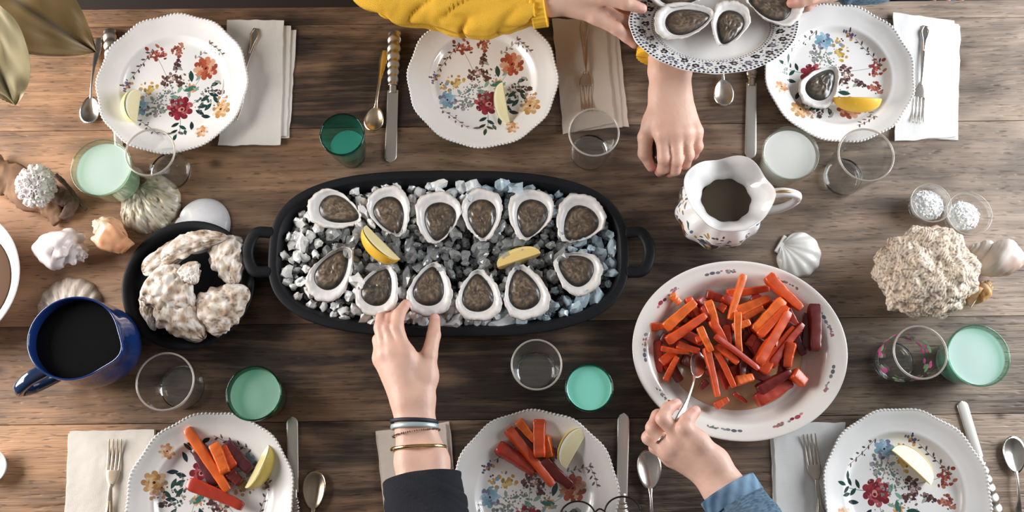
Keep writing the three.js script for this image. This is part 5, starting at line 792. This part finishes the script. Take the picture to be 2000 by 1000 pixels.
// the person in denim at the lower right with the serving spoon
const spoonHand = {
  palm: [[J(1392, 905, 0.118, 0.017), J(1330, 856, 0.120, 0.013)], [J(1386, 916, 0.108, 0.017), J(1314, 872, 0.108, 0.0125)], [J(1382, 922, 0.098, 0.017), J(1306, 884, 0.093, 0.012)], [J(1378, 926, 0.09, 0.016), J(1312, 896, 0.078, 0.0115)], [J(1398, 900, 0.122, 0.0165), J(1362, 862, 0.128, 0.0145)]],
  fingers: [[J(1330, 856, 0.121, 0.0118), J(1294, 818, 0.128, 0.0102), J(1304, 798, 0.121, 0.0092), J(1322, 788, 0.112, 0.0078)], [J(1313, 872, 0.108, 0.0115), J(1274, 836, 0.107, 0.0100), J(1284, 812, 0.099, 0.0091), J(1306, 804, 0.094, 0.0078)], [J(1306, 884, 0.093, 0.011), J(1266, 855, 0.091, 0.0098), J(1277, 836, 0.083, 0.0089), J(1300, 832, 0.082, 0.0076)], [J(1312, 896, 0.078, 0.0104), J(1279, 874, 0.075, 0.0090), J(1287, 858, 0.068, 0.0082), J(1306, 856, 0.068, 0.0070)],
    [J(1364, 862, 0.129, 0.015), J(1336, 836, 0.134, 0.0122), J(1342, 820, 0.131, 0.0106), J(1358, 803, 0.122, 0.0086)]],
  arm: [[J(1394, 902, 0.116, 0.018), J(1422, 945, 0.12, 0.021), J(1470, 1020, 0.135, 0.028)], [J(1378, 918, 0.098, 0.018), J(1402, 958, 0.105, 0.021), J(1452, 1030, 0.12, 0.028)]],
  nails: [[P(1360, 800, 0.127), 0.0058], [P(1324, 784, 0.118), 0.0052]], tone: [0.74, 0.47, 0.375],
};
const SX = 0.57, SZ = 0.54;
const denimMap = dataTexture(256, 256, (u, v) => { const t = 0.5 + 0.25 * Math.sin((u + v) * TAU * 40) + 0.35 * n3(u * 9, v * 9, 4); return mixc([0.035, 0.085, 0.16], [0.22, 0.36, 0.50], clamp(t, 0, 1)); }, true);
denim.map = denimMap; denim.color.setRGB(1, 1, 1);
const p3 = person('person in a blue denim sleeve spooning carrots from the serving bowl', SX, -1, SZ, { armCore: [V(SX + 0.13, 1.0, SZ), V(SX + 0.2, 0.95, SZ - 0.15), P(1530, 1180, 0.185), P(1475, 1045, 0.138)], cloth: denim, shirt: 'denim_jacket', arms: [sleeveGeo([V(SX + 0.16, 1.02, SZ), V(SX + 0.2, 0.95, SZ - 0.15), P(1530, 1180, 0.185), P(1480, 1050, 0.142), P(1432, 974, 0.120)], [0.07, 0.066, 0.058, 0.05, 0.042], 0.05, 5), restSleeve(-1, SX, -1, SZ)], hands: [spoonHand, restOf(-1, SX, -1, SZ, 1)], hairColor: [0.16, 0.09, 0.045], trousers: [0.02, 0.02, 0.022] });
mesh('cuff', sweep([P(1440, 986, 0.122), P(1420, 955, 0.116)], () => [0.0445, 0.0395], { n: 10, m: 48, disp: (u, t) => 0.012 * Math.sin(u * TAU * 3) }), denim, p3);
spoon([1366, 690], [1316, 846], 0.058, 0.032, 'silver serving spoon held in the hand, its bowl in the carrots', silver, 0, [0.034, 0.122]);
for (const [a, b, s, label] of [[J(1288, 846, 0.092, 0), J(1272, 856, 0.091, 0), 0.0112, 'thin silver ring on the lower curled finger of the hand holding the spoon'], [J(1292, 854, 0.1075, 0), J(1280, 842, 0.107, 0), 0.0116, 'bright ring with a white stone on the hand holding the serving spoon']]) {
  const ax = b.p.clone().sub(a.p).normalize(), o = single('ring', new THREE.TorusGeometry(s, 0.0013, 8, 36), std({ color: rgb(0.9, 0.86, 0.8), metalness: 1, roughness: 0.15 }), label, 'ring'); o.position.copy(a.p); o.quaternion.setFromUnitVectors(V(0, 0, 1), ax);
}
// the fourth person, of whom only a denim sleeve and fingers show at the top
const edgeHand = {
  palm: [[J(1622, -22, 0.14, 0.018), J(1592, -10, 0.142, 0.013)], [J(1624, -34, 0.135, 0.018), J(1594, -28, 0.138, 0.0125)], [J(1624, -44, 0.13, 0.018), J(1596, -44, 0.134, 0.012)]],
  fingers: [[J(1592, -8, 0.142, 0.011), J(1576, 10, 0.134, 0.0100), J(1566, 14, 0.122, 0.0092), J(1552, 12, 0.112, 0.0078)], [J(1594, -28, 0.138, 0.011), J(1572, -18, 0.124, 0.0100), J(1558, -12, 0.114, 0.009), J(1546, -8, 0.108, 0.0076)], [J(1596, -44, 0.134, 0.0105), J(1572, -38, 0.120, 0.0095), J(1556, -32, 0.111, 0.0088), J(1544, -28, 0.107, 0.0074)], [J(1600, -56, 0.128, 0.01), J(1578, -54, 0.116, 0.0088), J(1562, -48, 0.109, 0.008), J(1552, -44, 0.106, 0.0068)],
    [J(1606, -14, 0.155, 0.014), J(1582, -6, 0.160, 0.0115), J(1564, 2, 0.157, 0.0102), J(1546, 6, 0.150, 0.0084)]],
  arm: [[J(1622, -24, 0.138, 0.019), J(1690, -50, 0.135, 0.025)], [J(1624, -42, 0.133, 0.019), J(1690, -70, 0.13, 0.025)]],
};
const EX = 0.74, EZ = -1.22;
person('person in denim whose fingers hold the right edge of the patterned platter', EX, 1, EZ, { cloth: denim, shirt: 'denim_jacket', arms: [sleeveGeo([V(EX - 0.16, 1.02, EZ), V(EX - 0.12, 0.93, EZ + 0.14), P(1770, -100, 0.15), P(1720, -52, 0.135), P(1640, -38, 0.135)], [0.07, 0.064, 0.056, 0.047, 0.040], 0.05, 6), restSleeve(1, EX, 1, EZ)], hands: [edgeHand, restOf(1, EX, 1, EZ, -1)], hairColor: [0.03, 0.02, 0.015], trousers: [0.05, 0.08, 0.13] });
// ---------------------------------------------------------------- leafy plant reaching over the table corner
{
  const g = thing('leafy_plant', 'tall potted plant whose broad olive leaves hang over the top left corner', 'plant'), base = V(-1.3, 0, -1.15);
  g.position.copy(base);
  const leafMat = phys({ vertexColors: true, roughness: 0.5, transmission: 0.3, thickness: 0, side: THREE.DoubleSide }), stemMat = std({ color: rgb(0.12, 0.10, 0.05), roughness: 0.7 });
  const leaf = (root, tip, wid, seed, a, b, roll = 0, midH = 0.02) => {
    const p = root.clone().sub(base), q = tip.clone().sub(base), ax = q.clone().sub(p), S = ax.clone().cross(V(0, 1, 0)).normalize().applyAxisAngle(ax.clone().normalize(), roll), N = S.clone().cross(ax).normalize();
    const geo = grid(40, 28, (u, v) => { const s = v < 0.5 ? v * 4 - 1 : 3 - v * 4, w = wid * Math.sin(Math.min(1, u * 1.0) ** 0.82 * PI) ** 0.85, lift = midH * Math.sin(u * PI) + 0.10 * wid * (1 - (1 - Math.abs(s)) ** 2) * (w / wid) + (v < 0.5 ? 0.0009 : 0) - 0.0022 * Math.exp(-((s / 0.05) ** 2)), r = p.clone().addScaledVector(ax, u).addScaledVector(S, s * w).addScaledVector(N, lift + 0.004 * n3(u * 3, s * 2, seed)); return [r.x, r.y, r.z]; }, { wrap: false, col: (u, v) => { const s = v < 0.5 ? v * 4 - 1 : 3 - v * 4; return mixc(mixc(a, b, clamp(0.5 + 0.6 * n3(u * 4, s * 2, seed), 0, 1)), [0.045, 0.035, 0.018], Math.exp(-((s / 0.045) ** 2)) * 0.8); } });
    const l = mesh('leaf', geo, leafMat, g); return l;
  };
  const A = [0.28, 0.18, 0.065], B = [0.38, 0.255, 0.105], C = [0.52, 0.45, 0.25], E = [0.62, 0.54, 0.33];
  leaf(P(-60, -62, 0.30), P(188, 102, 0.20), 0.066, 1, A, B, 0.25);
  leaf(P(-40, -20, 0.34), P(30, 205, 0.19), 0.052, 2, C, E, -0.2);
  const top = P(-70, -70, 0.30).sub(base);
  leaf(P(-160, -110, 0.30), P(-330, 60, 0.2), 0.06, 3, A, B); leaf(P(-120, -140, 0.36), P(-60, -330, 0.3), 0.06, 4, A, B); leaf(P(-150, -120, 0.25), P(-350, -180, 0.2), 0.06, 5, C, B);
  mesh('stem', sweep([V(0, 0.3, 0), V(0.03, 0.6, 0.0), V(0.1, 0.92, 0.08), top.clone().lerp(V(0.1, 0.95, 0.1), 0.35), top], (t) => [0.011 - 0.006 * t, 0.011 - 0.006 * t], { n: 40, m: 12, up: V(0, 0, 1) }), stemMat, g);
  for (const t of [P(-40, -20, 0.34), P(-160, -110, 0.30), P(-120, -140, 0.36), P(-150, -120, 0.25)]) mesh('stalk', sweep([top.clone().lerp(V(0.1, 0.92, 0.08), 0.25), t.clone().sub(base)], () => [0.0035, 0.0035], { n: 6, m: 8, up: V(0, 0, 1) }), stemMat, g);
  mesh('pot', revolve([[0, 0], [0.11, 0], [0.12, 0.005], [0.15, 0.27], [0.165, 0.275], [0.165, 0.31], [0.155, 0.312], [0.145, 0.30], [0.138, 0.27], [0, 0.265]], 48), std({ color: rgb(0.32, 0.15, 0.085), roughness: 0.8 }), g);
  mesh('soil', revolve([[0, 0.262], [0.136, 0.262], [0.138, 0.272], [0, 0.282]], 32), std({ color: rgb(0.03, 0.02, 0.014), roughness: 1 }), g);
}
renderer.render(scene, camera);
